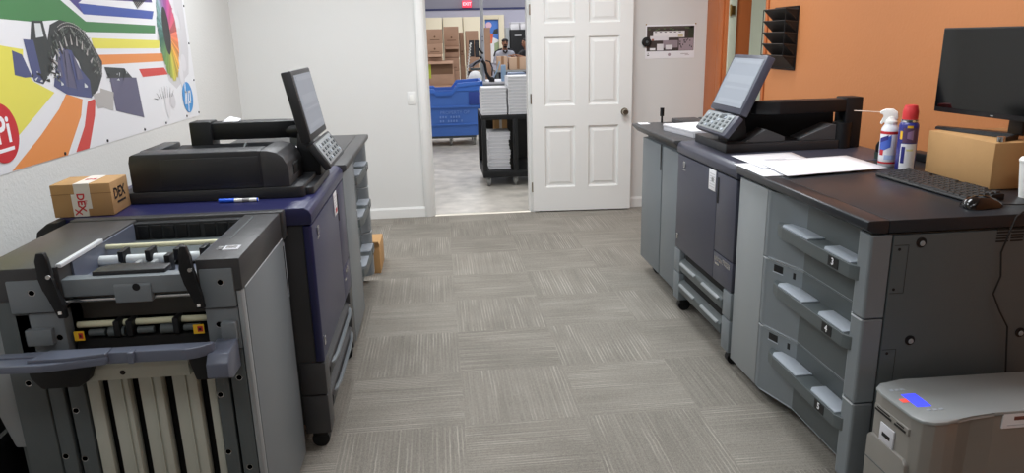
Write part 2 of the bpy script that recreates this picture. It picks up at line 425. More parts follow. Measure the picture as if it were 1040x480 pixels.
lb = ['', 'wide brown carton with green sticker in the left stack, just above the blue cart', 'open-fronted brown carton third from top in the left stack',
      'brown carton second from top in the left stack', 'topmost brown carton of the left stack']
carton(-.22, .40, 16.4, 16.95, 0, .62, 'brown carton at the foot of the left stack, behind the blue cart')
carton(-.20, .38, 16.45, 16.95, .623, 1.14, lb[1], stripe=M('green_sticker', (176, 186, 60), .6), opened=True)
carton(-.19, .14, 16.5, 16.9, 1.14, 1.29, lb[2], True)
carton(-.19, .15, 16.5, 16.9, 1.292, 1.51, lb[3]); carton(-.18, .16, 16.5, 16.9, 1.512, 1.815, lb[4])
carton(.20, .52, 17.0, 17.35, 0, .46, 'brown carton lowest in the second stack'); carton(.20, .52, 17.0, 17.35, .462, .9, 'brown carton second from bottom of the second stack')
carton(.20, .52, 17.0, 17.35, .902, 1.2, 'brown carton under the open one in the second stack')
carton(.20, .53, 16.98, 17.35, 1.202, 1.44, 'open brown carton with its flap down in the second stack', True)
carton(.20, .53, 17.0, 17.35, 1.442, 1.87, 'tall brown carton on top of the second stack')
carton(.55, .66, 17.2, 17.5, 0, 1.0, 'tall narrow brown carton in the gap between stacks, lower one'); carton(.55, .65, 17.2, 17.5, 1.002, 1.74, 'tall narrow brown carton in the gap between stacks, upper one')
carton(.69, .97, 17.0, 17.4, 0, .7, 'brown carton lowest behind the black screens'); carton(.69, .97, 17.0, 17.4, .702, 1.3, 'brown carton in the middle behind the black screens'); carton(.69, .97, 17.0, 17.4, 1.302, 1.77, 'brown carton topmost behind the black screens')
carton(1.02, 1.25, 17.0, 17.2, 0, 1.83, 'very tall upright brown carton right of the steel pole', mat=CARDD)

# packing table with the goods on it
t = T('packing_table', 'long grey packing table in front of the two people', 'table', (1.9, 16.9, 0))
MB().box(1.3, 2.9, 16.5, 17.2, .86, .9, .005).build('tabletop', GREYL, t)
for x in (1.35, 2.85):
    for y in (16.55, 17.15): MB().box(x - .025, x + .025, y - .025, y + .025, 0, .86).build('leg', GREYD, t)
def plainbox(x0, x1, y0, y1, z0, z1, label):
    t = T('carton', label, 'box', ((x0 + x1) / 2, (y0 + y1) / 2, z0), 'cartons on the packing table')
    w = MB(); w.box(x0, x1, y0, y1, z0, z1, .006).build('body', M('pale_cardboard', (196, 166, 142), .85), t)
    MB().box((x0 + x1) / 2 - .03, (x0 + x1) / 2 + .03, y0 - .002, y1 + .002, z0 + .02, z1 + .002).build('packing_tape', M('brown_tape', (150, 112, 82), .4), t)
plainbox(1.36, 1.58, 16.55, 16.9, .902, 1.2, 'light brown carton on packing table in front of bearded man')
plainbox(1.62, 2.02, 16.55, 16.9, .902, 1.17, 'wide light brown carton on packing table under the reaching arm')
t = T('printed_sheet_stack', 'low uneven stack of printed sheets on packing table', 'papers', (2.2, 16.6, .902))
for k in range(3): MB().box(2.05 + .01 * k, 2.45 - .02 * k, 16.5, 16.8, .902 + .04 * k, .94 + .04 * k, .003).build('sheaf', [PAPER, GREYL, TRAYB][k], t)

# inserter machine with pole and screens
t = T('mail_inserter', 'grey packing machine with steel pole, twin black screens and black arms', 'machine', (.9, 13.2, 0))
MB().box(.5, 1.6, 12.9, 13.7, .05, .82, .02).build('base_cabinet', GREYL, t)
MB().box(.48, 1.65, 12.85, 13.75, .82, .86, .01).build('deck', PAPERE, t)
MB().cyl((.82, 13.1, .86), (.82, 13.1, 3.2), .034, n=16).build('pole', M('galvanised_pole', (196, 198, 206), .35, .1), t)
for z_ in (1.55, 1.62): MB().cyl((.82, 13.06, z_), (.82, 13.03, z_), .009, n=8).build('bolt', BLACK, t)
for x0, x1, b in ((.575, .665, 1.29), (.675, .75, 1.28)):
    sc_ = MB().box(x0, x1, 13.0, 13.04, b, 1.565, .006).build('screen_case', BLACK, t)
    MB().box(x0 + .01, x1 - .01, 12.997, 13.001, b + .02, 1.55).build('screen_glass', M('dim_glass', (60, 62, 68), .15), sc_)
MB().tube([(.75, 13.02, 1.42), (.79, 13.05, 1.36), (.82, 13.08, 1.34)], .018).build('bracket', BLACK, t)
pts = []
for i in range(60):
    a = i / 59; pts.append((.60 - .09 * a + .012 * math.sin(i * 1.35), 12.95 + .012 * math.cos(i * 1.35), 1.52 - .62 * a))
MB().tube(pts, .009, 6).build('coiled_cord', FOAM, t)
MB().tube([(.76, 13.0, 1.30), (.80, 12.98, 1.22), (.84, 12.97, 1.16), (.86, 12.96, 1.02), (.92, 12.95, .9)], [.022, .03, .026, .024, .03]).build('arm', BLACK, t)
MB().tube([(.56, 12.95, 1.13), (.62, 12.95, 1.15), (.70, 12.95, 1.20), (.80, 12.98, 1.24)], [.03, .034, .03, .024]).build('arm', M('machine_mid_grey', (120, 120, 132), .4), t)
MB().tube([(.62, 12.93, 1.14), (.68, 12.93, 1.19), (.76, 12.95, 1.23)], .016).build('hose', BLACK, t)
MB().tube([(.86, 12.98, 1.22), (.93, 12.96, 1.20), (.97, 12.95, 1.10), (.96, 12.95, .96)], .012).build('hose', BLACK, t)
MB().box(.76, .80, 12.94, 12.99, .86, 1.18, .008).build('bracket_post', GREYL, t)
MB().box(.54, .60, 12.92, 13.0, .86, 1.05, .008).build('bracket_post', BLACK, t)
MB().box(.58, .80, 12.96, 13.04, 1.06, 1.10, .008).build('crossbar', GREYD, t)
MB().tube([(.99, 12.98, .93), (1.05, 12.95, 1.05), (1.10, 12.95, 1.2)], [.012, .012, .014]).build('lever', M('pale_blue_metal', (170, 196, 220), .4), t)
MB().lathe((.66, 12.92, .86), [(.0, .0), (.12, 0), (.125, .09), (.09, .16), (.05, .19), (0, .20)]).build('hopper', PAPER, t)
MB().lathe((.95, 12.9, .86), [(0, 0), (.05, 0), (.05, .05), (.03, .08), (0, .085)]).build('motor', BLACK, t)
MB().box(1.12, 1.2, 12.9, 13.0, .86, 1.14, .01).build('fluid_box', M('pale_blue_plastic', (150, 180, 212), .5), t)
MB().box(1.25, 1.55, 12.95, 13.3, .86, 1.0, .02).build('cover', M('grey_blue', (120, 134, 160), .5), t)

# blue bulk cart
t = T('bulk_cart', 'blue plastic bulk laundry cart on casters with raised rim at one end', 'cart', (.05, 11.6, 0))
w = MB(); X0, X1, Y0, Y1 = -.58, .66, 11.12, 12.0
def rr(g, z): return [(x, y, z) for x, y in rrect(X0 - g, X1 + g, Y0 - g, Y1 + g, .07, 5)]
w.use(BLUEPL)
w.solid([rr(-.05, .16), rr(-.03, .32), rr(-.012, .325), rr(-.012, .34), rr(-.025, .345), rr(-.015, .585), rr(.008, .59), rr(.008, .61), rr(-.005, .615), rr(.0, .85), rr(-.03, .85), rr(-.06, .2)], cap=True)
tub = w.build('tub', None, t)
w = MB()   # rim, stepping up towards one end
path = [(X0 - .02, .85), (-.06, .85), (-.03, .80), (.20, .80), (.25, .86), (.30, .93), (X1 + .015, .95)]
for y in (Y0, Y1):
    w.prism('y', [(x, z_ - .03) for x, z_ in path] + [(x, z_ + .025) for x, z_ in path[::-1]], y - .02, y + .02, .006)
w.box(X1 - .02, X1 + .02, Y0 - .02, Y1 + .02, .85, .975, .01); w.box(X0 - .03, X0 + .01, Y0 - .02, Y1 + .02, .82, .87, .01)
w.prism('y', [(.27, .84), (X1, .84), (X1, .93), (.31, .91)], Y0 - .01, Y0 + .01)
w.prism('y', [(.27, .84), (X1, .84), (X1, .93), (.31, .91)], Y1 - .01, Y1 + .01)
w.build('rim', BLUEL, t)
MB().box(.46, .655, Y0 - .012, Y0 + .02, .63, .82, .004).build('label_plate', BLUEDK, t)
FS = M('faded_stencil', (112, 146, 214), .6)
MB().text('PROPERTY OF', (.24, Y0 + .012, .515), (1, 0, 0), (0, 0, 1), .07, .002).build('stencil', FS, t)
for k, (a, z_) in enumerate(((.17, .45), (.17, .39))):
    for j in range(9):
        if (j + k) % 5 != 3: MB().box(a - .16 + j * .04, a - .16 + j * .04 + .024, Y0 + .008, Y0 + .016, z_ - .016, z_ + .016).build('worn_stencil_mark', FS, t)
MB().box(X0 + .1, X1 - .1, Y0 + .1, Y1 - .1, .12, .165).build('chassis', GREYD, t)
for x in (-.45, .17, .53):
    for y in (Y0 + .16, Y1 - .16):
        c_ = MB().box(x - .03, x + .03, y - .02, y + .02, .06, .13, .005).build('caster', STEEL, t)
        MB().cyl((x - .018, y, .055), (x + .018, y, .055), .055, n=16).build('wheel', M('grey_rubber', (120, 120, 118), .6), c_)

# black utility cart and its books
t = T('utility_cart', 'black plastic two-shelf utility cart loaded with white booklets', 'cart', (.8, 8.2, 0))
cx0, cx1, cy0, cy1 = .455, 1.16, 7.86, 8.7
MB().box(cx0, cx1, cy0, cy1, .735, .785, .008).build('shelf', BLACK, t)
MB().box(cx0, cx1, cy0, cy1, .10, .18, .01).build('shelf', BLACK, t)
w = MB()
for x in (cx0, .795, cx1 - .05): w.box(x, x + .05, cy0, cy0 + .06, .17, .74, .006)
w.build('front_frame', BLACK, t)
w = MB(); w.box(cx0, cx0 + .05, cy1 - .06, cy1, .17, .74, .006); w.box(cx1 - .05, cx1, cy1 - .06, cy1, .17, .74, .006)
w.box(cx0, cx1, cy1 - .02, cy1, .18, .74)
w.build('rear_frame', BLACK, t)
for x in (.515, .815, 1.1):
    for y in (cy0 + .06, cy1 - .08):
        c_ = MB().prism('x', [(y - .03, .10), (y + .03, .10), (y + .015, .035), (y - .015, .035)], x - .025, x + .025).build('caster', M('caster_steel', (150, 150, 150), .35, .8), t)
        MB().cyl((x - .014, y, .05), (x + .014, y, .05), .05, n=18).build('wheel', M('grey_rubber', (120, 120, 118), .6), c_)
ORD = ['topmost', 'second from top', 'third from top', 'fourth from top', 'fifth from top', 'sixth from top', 'seventh from top', 'eighth from top', 'ninth from top', 'tenth from top', 'eleventh from top', 'lowest']
def book(x0, x1, y0, y1, z0, z1, label, group):
    t = T('booklet_bundle', label, 'booklet', ((x0 + x1) / 2, (y0 + y1) / 2, z0), group)
    w = MB(); w.box(x0 + .006, x1 - .004, y0 + .004, y1, z0 + .003, z1 - .003).build('pages', PAPERE, t)
    w = MB(); w.box(x0, x1, y0, y1, z1 - .004, z1, .0015); w.box(x0, x1, y0, y1, z0, z0 + .004, .0015)
    w.prism('y', [(x0, z0), (x0 + .006, z0), (x0 + .006, z1), (x0, z1)], y0, y1)
    w.build('cover', PAPER, t)
def stack(n, x0, x1, y0, z0, z1, what, group, jig):
    h = (z1 - z0) / n
    for k in range(n):
        j = random.uniform(-jig, jig); i = n - 1 - k
        lab = 'lowest' if k == 0 else ORD[i]
        book(x0 + j, x1 + j, y0 + random.uniform(0, jig), y0 + .36, z0 + k * h + .0008, z0 + (k + 1) * h, 'white booklet bundle, ' + lab + what, group)
stack(9, .462, .738, 7.875, .787, 1.076, ' in the shorter stack on the black cart', 'booklets in the shorter stack', .004)
stack(12, .75, 1.03, 7.875, .787, 1.19, ' in the taller stack on the black cart', 'booklets in the taller stack', .004)
stack(10, .520, .762, 7.93, .182, .59, ' in the stack on the cart lower shelf', 'booklets on the lower shelf', .010)
t = T('parcel', 'small brown parcel behind the booklets on the cart lower shelf', 'box', (.72, 8.5, .182)); MB().box(.63, .78, 8.4, 8.6, .182, .70, .004).build('body', CARDP, t); MB().box(.69, .72, 8.398, 8.602, .182, .702).build('packing_tape', TAPE, t)
# ---------------------------------------------------------------- people in the warehouse
def skinned(verts, edges, radii, name, mat, parent, base, sub=1):
    me = bpy.data.meshes.new(name); me.from_pydata([Vector(v) for v in verts], edges, [])
    o = bpy.data.objects.new(name, me); COL.objects.link(o)
    o.modifiers.new('skin', 'SKIN'); o.modifiers.new('subsurf', 'SUBSURF').levels = sub
    o.modifiers['subsurf'].render_levels = sub
    sl = me.skin_vertices[0].data
    for i, r in enumerate(radii):
        sl[i].radius = r if isinstance(r, tuple) else (r, r)
    sl[0].use_root = True
    o.modifiers['skin'].use_smooth_shade = True
    nm = bpy.data.meshes.new_from_object(o.evaluated_get(bpy.context.evaluated_depsgraph_get()))
    bpy.data.objects.remove(o); bpy.data.meshes.remove(me)
    nm.transform(Matrix.Translation(-Vector(base)))
    nm.materials.clear(); nm.materials.append(mat)
    for p in nm.polygons: p.use_smooth = True
    ob = bpy.data.objects.new(name, nm); COL.objects.link(ob); ob.parent = parent; BASE[ob.name] = Vector(base)
    return ob
def person(label, base, rz, arms, shirt, beard, head_tilt=0.0, lean=0.0, sleeve=2):
    t = T('person', label, 'person', base)
    X = Matrix.Translation(base) @ Matrix.Rotation(rz, 4, 'Z')
    Wd = lambda v: tuple(X @ Vector(v))
    # faces local -y ; lean moves the upper body forward
    L = lambda z: -lean * max(0, z - .85)
    V = []; E = []; R = []
    def add(v, r, to=None):
        V.append(Wd((v[0], v[1] + L(v[2]), v[2]))); R.append(r)
        if to is not None: E.append((to, len(V) - 1))
        return len(V) - 1
    pel = add((0, 0, .86), (.145, .105)); sp = add((0, -.01, 1.03), (.135, .095), pel); ch = add((0, -.005, 1.19), (.165, .105), sp)
    nb = add((0, .01, 1.30), (.075, .07), ch); nk = add((0, -.005, 1.365), (.052, .055), nb)
    jaw = add((0, -.03 - head_tilt * .3, 1.415), (.058, .075), nk); sk = add((0, -.02 - head_tilt, 1.485), (.072, .088), jaw); tp = add((0, -.01 - head_tilt, 1.555), (.05, .06), sk)
    nose = add((0, -.122 - head_tilt, 1.462), .012, sk)
    for s, a in zip((-1, 1), arms):
        e = add((s * .075, -.01 - head_tilt, 1.478), (.012, .02), sk)
        sh = add((s * .185, .005, 1.245), .06, ch); el = add(a[0], .045, sh); wr = add(a[1], .03, el)
        d = (Vector(a[1]) - Vector(a[0])).normalized(); pv = Vector(a[1]) + d * .075
        pm = add(tuple(pv), (.04, .018), wr)
        side = d.cross(Vector((0, 0, 1))).normalized()
        for k, ln in enumerate((.055, .072, .078, .066)):
            b = pv + side * (k - 1.5) * .021 + d * .03
            f1 = add(tuple(b), .010, pm); f2 = add(tuple(b + d * ln * .6 + Vector((0, 0, -.008))), .009, f1); add(tuple(b + d * ln + Vector((0, 0, -.03))), .008, f2)
        th = Vector(a[1]) + d * .03 + side * s * .03
        t1 = add(tuple(th + side * s * .02), .011, wr); add(tuple(th + side * s * .035 + d * .04), .009, t1)
        hp = add((s * .095, 0, .80), .085, pel); kn = add((s * .10, -.015, .47), .06, hp); an = add((s * .10, .01, .09), .042, kn)
        add((s * .105, -.13, .045), (.04, .035), an)
    skinned(V, E, R, 'body', SKIN, t, base)
    # jacket
    V2, E2, R2 = [], [], []
    def add2(v, r, to=None):
        V2.append(Wd((v[0], v[1] + L(v[2]), v[2]))); R2.append(r)
        if to is not None: E2.append((to, len(V2) - 1))
        return len(V2) - 1
    a0 = add2((0, 0, .84), (.165, .125)); a1 = add2((0, -.01, 1.03), (.16, .118), a0); a2 = add2((0, -.005, 1.19), (.185, .125), a1); a3 = add2((0, .012, 1.315), (.08, .078), a2)
    for s, a in zip((-1, 1), arms):
        sh = add2((s * .19, .005, 1.245), .076, a2); el = add2(a[0], .06, sh)
        if sleeve == 2: add2(tuple(Vector(a[0]).lerp(Vector(a[1]), .93)), .044, el)
    j = skinned(V2, E2, R2, 'jacket' if sleeve == 2 else 'shirt', shirt, t, base)
    if sleeve == 2:
        for s in (-1, 1):
            w = MB(); w.tube([Wd((s * .07, L(1.33) - .03, 1.345)), Wd((s * .14, L(1.3) - .01, 1.325)), Wd((s * .235, L(1.25) - .02, 1.27)), Wd((s * .265, L(1.2) - .03, 1.17))], .022, 8)
            w.build('shoulder_stripe', JSTR, j, base=base)
        w = MB(); w.tube([Wd((-.05, L(1.3) - .1, 1.30)), Wd((0, L(1.3) - .13, 1.25)), Wd((.05, L(1.3) - .1, 1.30))], .024, 8); w.build('collar', JSTR, j, base=base)
    V3, E3, R3 = [], [], []
    def add3(v, r, to=None):
        V3.append(Wd(v)); R3.append(r)
        if to is not None: E3.append((to, len(V3) - 1))
        return len(V3) - 1
    p0 = add3((0, 0, .87), (.155, .115))
    for s in (-1, 1):
        h = add3((s * .095, 0, .78), .098, p0); k = add3((s * .10, -.015, .47), .075, h); add3((s * .10, .008, .10), .06, k)
    skinned(V3, E3, R3, 'trousers', TROUS, t, base)
    hy = L(1.5) - .01 - head_tilt
    w = MB(); w.ball(Wd((0, hy + .018, 1.527)), .080, .092, .056, 16); w.ball(Wd((0, hy + .05, 1.475)), .078, .062, .075, 14); w.build('hair', HAIR, t)
    w = MB()
    for s in (-1, 1): w.ball(Wd((s * .03, hy - .086, 1.485)), .012, .008, .008, 8)
    w.build('eyes', INK, t)
    w = MB()
    for s in (-1, 1): w.tube([Wd((s * .015, hy - .093, 1.503)), Wd((s * .032, hy - .09, 1.508)), Wd((s * .05, hy - .075, 1.50))], .005, 6)
    w.build('eyebrows', HAIR, t)
    if beard:
        w = MB(); w.ball(Wd((0, hy - .045, 1.388)), .046, .042, .024, 14)
        w.tube([Wd((-.035, hy - .085, 1.43)), Wd((0, hy - .105, 1.44)), Wd((.035, hy - .085, 1.43))], .009, 6); w.build('beard', HAIR, t)
    else:
        w = MB(); w.tube([Wd((-.022, hy - .09, 1.425)), Wd((0, hy - .098, 1.423)), Wd((.022, hy - .09, 1.425))], .005, 6); w.build('lips', M('lips', (150, 84, 80), .5), t)
    w = MB()
    for s in (-1, 1): w.box(*[v for v in (base[0] + s * .10 - .05, base[0] + s * .10 + .05)], base[1] - .2, base[1] + .08, 0, .085, .03)
    w.build('shoes', JSTR, t)
    return t
person('bearded man in grey jacket with black shoulder stripes looking down at his work', (1.665, 18.1, 0), 0.0,
       (((-.25, -.06, 1.0), (-.12, -.27, 1.02)), ((.25, -.06, 1.0), (.12, -.27, 1.03))), JACKET, True, .03, .2)
person('person at the door edge reaching over the cartons in a dark shirt', (2.19, 17.5, 0), math.radians(-55),
       (((-.22, -.18, 1.12), (-.10, -.40, 1.18)), ((.22, -.10, 1.08), (.12, -.36, 1.18))), JSTR, False, .02, .15, 1)

# ---------------------------------------------------------------- wall banner, left
t = T('wall_banner', 'large printed vinyl banner with rainbow stripes and printing press on left wall', 'banner', (XL, 4.0, 1.1))
bx = XL + .002
w = MB(); w.use(M('banner_vinyl', (226, 226, 230), .42, bump=.1, bscale=8))
w.prism('x', [(2.0, 1.115), (5.478, 1.099), (5.45, 2.45), (2.0, 2.45)], XL + .0005, bx)
BC = dict(green=(66, 124, 74), purple=(72, 62, 130), blue=(62, 84, 160), yellow=(222, 214, 88), orange=(226, 142, 76), red=(204, 66, 60), eyegrey=(204, 202, 206), magenta=(206, 84, 150),
          yellowgreen=(170, 176, 70), limegreen=(96, 150, 130), black=(44, 42, 46), navy=(74, 80, 122), dark=(52, 56, 58), white=(206, 210, 212), slate=(92, 90, 116), grey=(176, 172, 170))
POL = [
('eyegrey', [(4.975, 1.912), (5.43, 1.942), (5.42, 1.56), (5.356, 1.396), (5.08, 1.312), (4.957, 1.37), (4.857, 1.626)]),
('green', [(2.0, 1.95), (2.888, 1.99), (3.56, 2.05), (3.656, 1.925), (3.716, 1.801), (3.938, 1.71), (3.9, 1.667), (3.664, 1.712), (3.431, 1.698), (3.191, 1.704), (2.838, 1.717), (2.0, 1.74)]),
('green', [(3.927, 1.711), (4.858, 1.71), (4.838, 1.662), (3.918, 1.661), (3.9, 1.667)]),
('purple', [(3.66, 1.94), (3.803, 1.806), (3.925, 1.745), (3.888, 1.796), (3.95, 1.82), (4.865, 1.845), (4.83, 2.027), (3.7, 2.08)]),
('blue', [(3.888, 1.796), (4.867, 1.794), (4.824, 1.746), (3.925, 1.745)]),
('yellow', [(3.961, 1.632), (4.905, 1.621), (4.868, 1.573), (3.974, 1.581)]),
('orange', [(3.995, 1.55), (4.94, 1.542), (4.947, 1.494), (4.009, 1.5)]),
('red', [(4.501, 1.461), (4.905, 1.456), (4.956, 1.411), (4.541, 1.414)]),
('yellow', [(2.0, 1.64), (2.803, 1.617), (3.154, 1.602), (3.319, 1.585), (3.29, 1.506), (3.354, 1.45), (3.508, 1.394), (3.173, 1.249), (3.0, 1.2), (2.0, 1.15)]),
('orange', [(3.609, 1.38), (3.759, 1.345), (3.716, 1.27), (3.525, 1.109), (3.065, 1.113), (3.323, 1.222), (3.519, 1.318)]),
('red', [(3.807, 1.33), (3.896, 1.338), (3.858, 1.256), (3.741, 1.109), (3.604, 1.11), (3.732, 1.218)]),
('navy', [(3.234, 1.582), (3.303, 1.564), (3.349, 1.47), (3.292, 1.47), (3.22, 1.484)]),
('dark', [(3.387, 1.618), (3.427, 1.703), (3.52, 1.705), (3.533, 1.622), (3.542, 1.502), (3.428, 1.435), (3.358, 1.452), (3.334, 1.626)]),
('white', [(3.448, 1.693), (3.499, 1.694), (3.504, 1.637), (3.438, 1.631)]),
('navy', [(3.334, 1.626), (3.413, 1.622), (3.43, 1.44), (3.358, 1.452), (3.347, 1.509)]),
('dark', [(3.535, 1.627), (3.576, 1.689), (3.669, 1.713), (3.762, 1.702), (3.876, 1.676), (3.959, 1.607), (4.04, 1.515), (4.012, 1.444), (3.938, 1.376), (3.846, 1.344), (3.835, 1.402), (3.808, 1.443), (3.785, 1.522), (3.713, 1.576), (3.62, 1.586), (3.547, 1.537), (3.519, 1.583)]),
('navy', [(3.512, 1.422), (3.56, 1.501), (3.587, 1.573), (3.64, 1.588), (3.733, 1.575), (3.784, 1.493), (3.868, 1.43), (3.857, 1.343), (3.618, 1.378)]),
('slate', [(3.638, 1.581), (3.703, 1.575), (3.717, 1.398), (3.623, 1.415)]),
('grey', [(3.875, 1.36), (4.051, 1.368), (4.018, 1.286), (3.903, 1.286)]),
('slate', [(4.097, 1.435), (4.444, 1.415), (4.469, 1.185), (4.109, 1.257)]),
('dark', [(4.054, 1.488), (4.3, 1.473), (4.388, 1.418), (4.079, 1.43)]),
('grey', [(3.967, 1.385), (4.115, 1.355), (4.077, 1.26), (3.946, 1.292)]),
]
for i, (c, p) in enumerate(POL):
    w.use(M('banner_' + c, BC[c], .42)); x = bx + .00006 * (i + 1)
    w.face([(x, a, b) for a, b in p])
EYE = ((5.06, 1.655), .175, .285)
def eyecol(a):
    K = [(-180, (70, 120, 110)), (-130, (120, 150, 70)), (-90, (196, 190, 70)), (-55, (226, 176, 66)), (-15, (228, 132, 84)), (20, (216, 96, 120)), (60, (190, 80, 150)), (90, (150, 90, 160)), (130, (150, 180, 186)), (180, (70, 120, 110))]
    for (a0, c0), (a1, c1) in zip(K, K[1:]):
        if a0 <= a <= a1:
            s = (a - a0) / (a1 - a0); return tuple(int(p + (q - p) * s) for p, q in zip(c0, c1))
rg = random.Random(3)
for k in range(72):
    a = -180 + k * 5; ca, sa = math.cos(math.radians(a)), math.sin(math.radians(a)); cb, sb = math.cos(math.radians(a + 5.4)), math.sin(math.radians(a + 5.4))
    (cy_, cz_), ry_, rz_ = EYE; o1, o2 = rg.uniform(.93, 1.04), rg.uniform(.93, 1.04)
    c_ = eyecol(a); f_ = rg.uniform(.82, 1.12); c_ = tuple(min(255, int(v * f_)) for v in c_)
    w.use(M('banner_iris_%d' % k, c_, .42))
    w.face([(bx + .0019, cy_ + ry_ * .25 * ca, cz_ + rz_ * .3 * sa), (bx + .0019, cy_ + ry_ * o1 * ca, cz_ + rz_ * o1 * sa), (bx + .0019, cy_ + ry_ * o2 * cb, cz_ + rz_ * o2 * sb), (bx + .0019, cy_ + ry_ * .25 * cb, cz_ + rz_ * .3 * sb)])
w.use(M('banner_black', BC['black'], .42))
w.face([(bx + .00215, 5.035 + .062 * math.cos(t_ * PI / 10), 1.68 + .15 * math.sin(t_ * PI / 10)) for t_ in range(20)])
for k in range(26):   # soft grey smudges of the printed face around the eye
    a = rg.uniform(0, 2 * PI); r_ = rg.uniform(1.1, 1.75); y_ = min(5.40, 5.03 + .2 * r_ * math.cos(a)); z_ = 1.62 + .28 * r_ * math.sin(a); g = rg.randint(198, 220)
    if (y_ < 5.17 and z_ > 1.36) or (abs(y_ - 5.268) < .2 and z_ < 1.4) or y_ < 4.55: continue
    w.use(M('banner_smudge_%d' % (g // 6), (g, g - 2, g + 2), .45)); s1_, s2_ = rg.uniform(.02, .06), rg.uniform(.04, .11)
    w.face([(bx + .0017 + k * 4e-6, min(5.44, y_ + s1_ * math.cos(q * PI / 6)), z_ + s2_ * math.sin(q * PI / 6)) for q in range(12)])
w.use(M('banner_black', BC['black'], .42))
# eyelashes, tufts and press details as fine strokes
w.use(M('banner_black', BC['black'], .42))
def stroke(p, q, th, x):
    d = Vector((q[0] - p[0], q[1] - p[1])); n = Vector((-d.y, d.x)).normalized() * th
    w.face([(x, p[0] + n.x, p[1] + n.y), (x, q[0] + n.x * .3, q[1] + n.y * .3), (x, q[0] - n.x * .3, q[1] - n.y * .3), (x, p[0] - n.x, p[1] - n.y)])
for k in range(10):
    a = math.radians(150 + k * 9); stroke((4.62 + .02 * k, 1.80 + .008 * k), (4.62 + .02 * k + .16 * math.cos(a), 1.80 + .008 * k + .07 * math.sin(a) + .08), .005, bx + .002)
for k in range(8):
    stroke((4.72 + .035 * k, 1.27), (4.66 + .05 * k, 1.345 - .004 * (k - 4) ** 2), .003, bx + .002)
for k in range(12):
    a = math.radians(15 + k * 14); c = (3.745, 1.44)
    stroke((c[0] + .17 * math.cos(a), c[1] + .15 * math.sin(a)), (c[0] + .26 * math.cos(a), c[1] + .25 * math.sin(a)), .006, bx + .002)
w.use(M('banner_grey', BC['grey'], .42))
for k in range(9):
    a = math.radians(30 + k * 15); c = (3.745, 1.43)
    stroke((c[0] + .19 * math.cos(a), c[1] + .17 * math.sin(a)), (c[0] + .225 * math.cos(a), c[1] + .215 * math.sin(a)), .008, bx + .0023)
for k in range(150):   # webs and rollers glimpsed through the big arch
    a = rg.uniform(.1, PI * .98); rr_ = rg.uniform(.185, .265); c = (3.745, 1.43); g = rg.choice(((96, 104, 98), (38, 42, 40), (122, 126, 122), (70, 80, 72), (30, 32, 34)))
    y_, z_ = c[0] + rr_ * .98 * math.cos(a), c[1] + rr_ * math.sin(a)
    w.use(M('banner_web_%d' % g[0], g, .42)); stroke((y_, z_), (y_ + rg.uniform(-.035, .035), z_ + rg.uniform(-.03, .03)), rg.uniform(.003, .008), bx + .0021 + k * 1e-6)
for k in range(26):   # pale outer rim of the arch
    a0, a1 = math.radians(5 + k * 4.2), math.radians(5 + (k + 1) * 4.2); w.use(M('banner_grey', BC['grey'], .42))
    for q in (.272, .258): stroke((3.745 + q * math.cos(a0), 1.43 + q * math.sin(a0)), (3.745 + q * math.cos(a1), 1.43 + q * math.sin(a1)), .0022, bx + .00235)
w.use(M('banner_slate', BC['slate'], .42)); w.face([(bx + .0024, a_, b_) for a_, b_ in ((3.60, 1.565), (3.61, 1.46), (3.585, 1.455), (3.575, 1.50))]); w.face([(bx + .0024, a_, b_) for a_, b_ in ((3.735, 1.555), (3.79, 1.47), (3.80, 1.44), (3.74, 1.44))])
w.use(M('banner_white', BC['white'], .42)); stroke((3.80, 1.41), (3.83, 1.40), .012, bx + .0024); stroke((3.58, 1.43), (3.60, 1.425), .01, bx + .0024)
for k in range(22):
    y_ = rg.choice((3.36, 3.44, 3.55, 4.10, 4.2, 4.3)) + rg.uniform(-.04, .04); z_ = (1.47 if y_ < 3.6 else 1.44) + rg.uniform(-.03, .03)
    w.use(M('banner_web_%d' % 38, (38, 42, 40), .42) if k % 2 else M('banner_white', BC['white'], .42)); stroke((y_, z_), (y_ + rg.uniform(-.03, .03), z_ + rg.uniform(-.03, .03)), .005, bx + .00245 + k * 1e-6)
w.use(INK); stroke((3.66, 1.57), (3.64, 1.40), .002, bx + .0024); stroke((3.70, 1.56), (3.72, 1.39), .002, bx + .0024)
w.build('vinyl_sheet', None, t)
# round blue mark
w = MB(); w.use(LOGOB).lathe((bx + .002, 5.268, 1.243), [(0, 0), (.103, 0), (.103, .0008), (0, .0008)], 40, 'x')
w.use(PAPER); cy, cz, x = 5.268, 1.243, bx + .0034
def bar(a, b, th): # slanted white letter strokes on the disc
    d = Vector((b[0] - a[0], b[1] - a[1])); n = Vector((-d.y, d.x)).normalized() * th
    w.face([(x, cy + a[0] + n.x, cz + a[1] + n.y), (x, cy + b[0] + n.x, cz + b[1] + n.y), (x, cy + b[0] - n.x, cz + b[1] - n.y), (x, cy + a[0] - n.x, cz + a[1] - n.y)])
bar((-.062, -.045), (-.024, .096), .0068); bar((-.044, .037), (-.016, .037), .0068); bar((-.016, .042), (-.040, -.045), .0075)
bar((.020, .044), (-.018, -.096), .0068); bar((.016, .036), (.056, .036), .0068); bar((.058, .044), (.036, -.044), .0075); bar((.040, -.036), (.000, -.036), .0068)
w.build('round_logo', None, t)
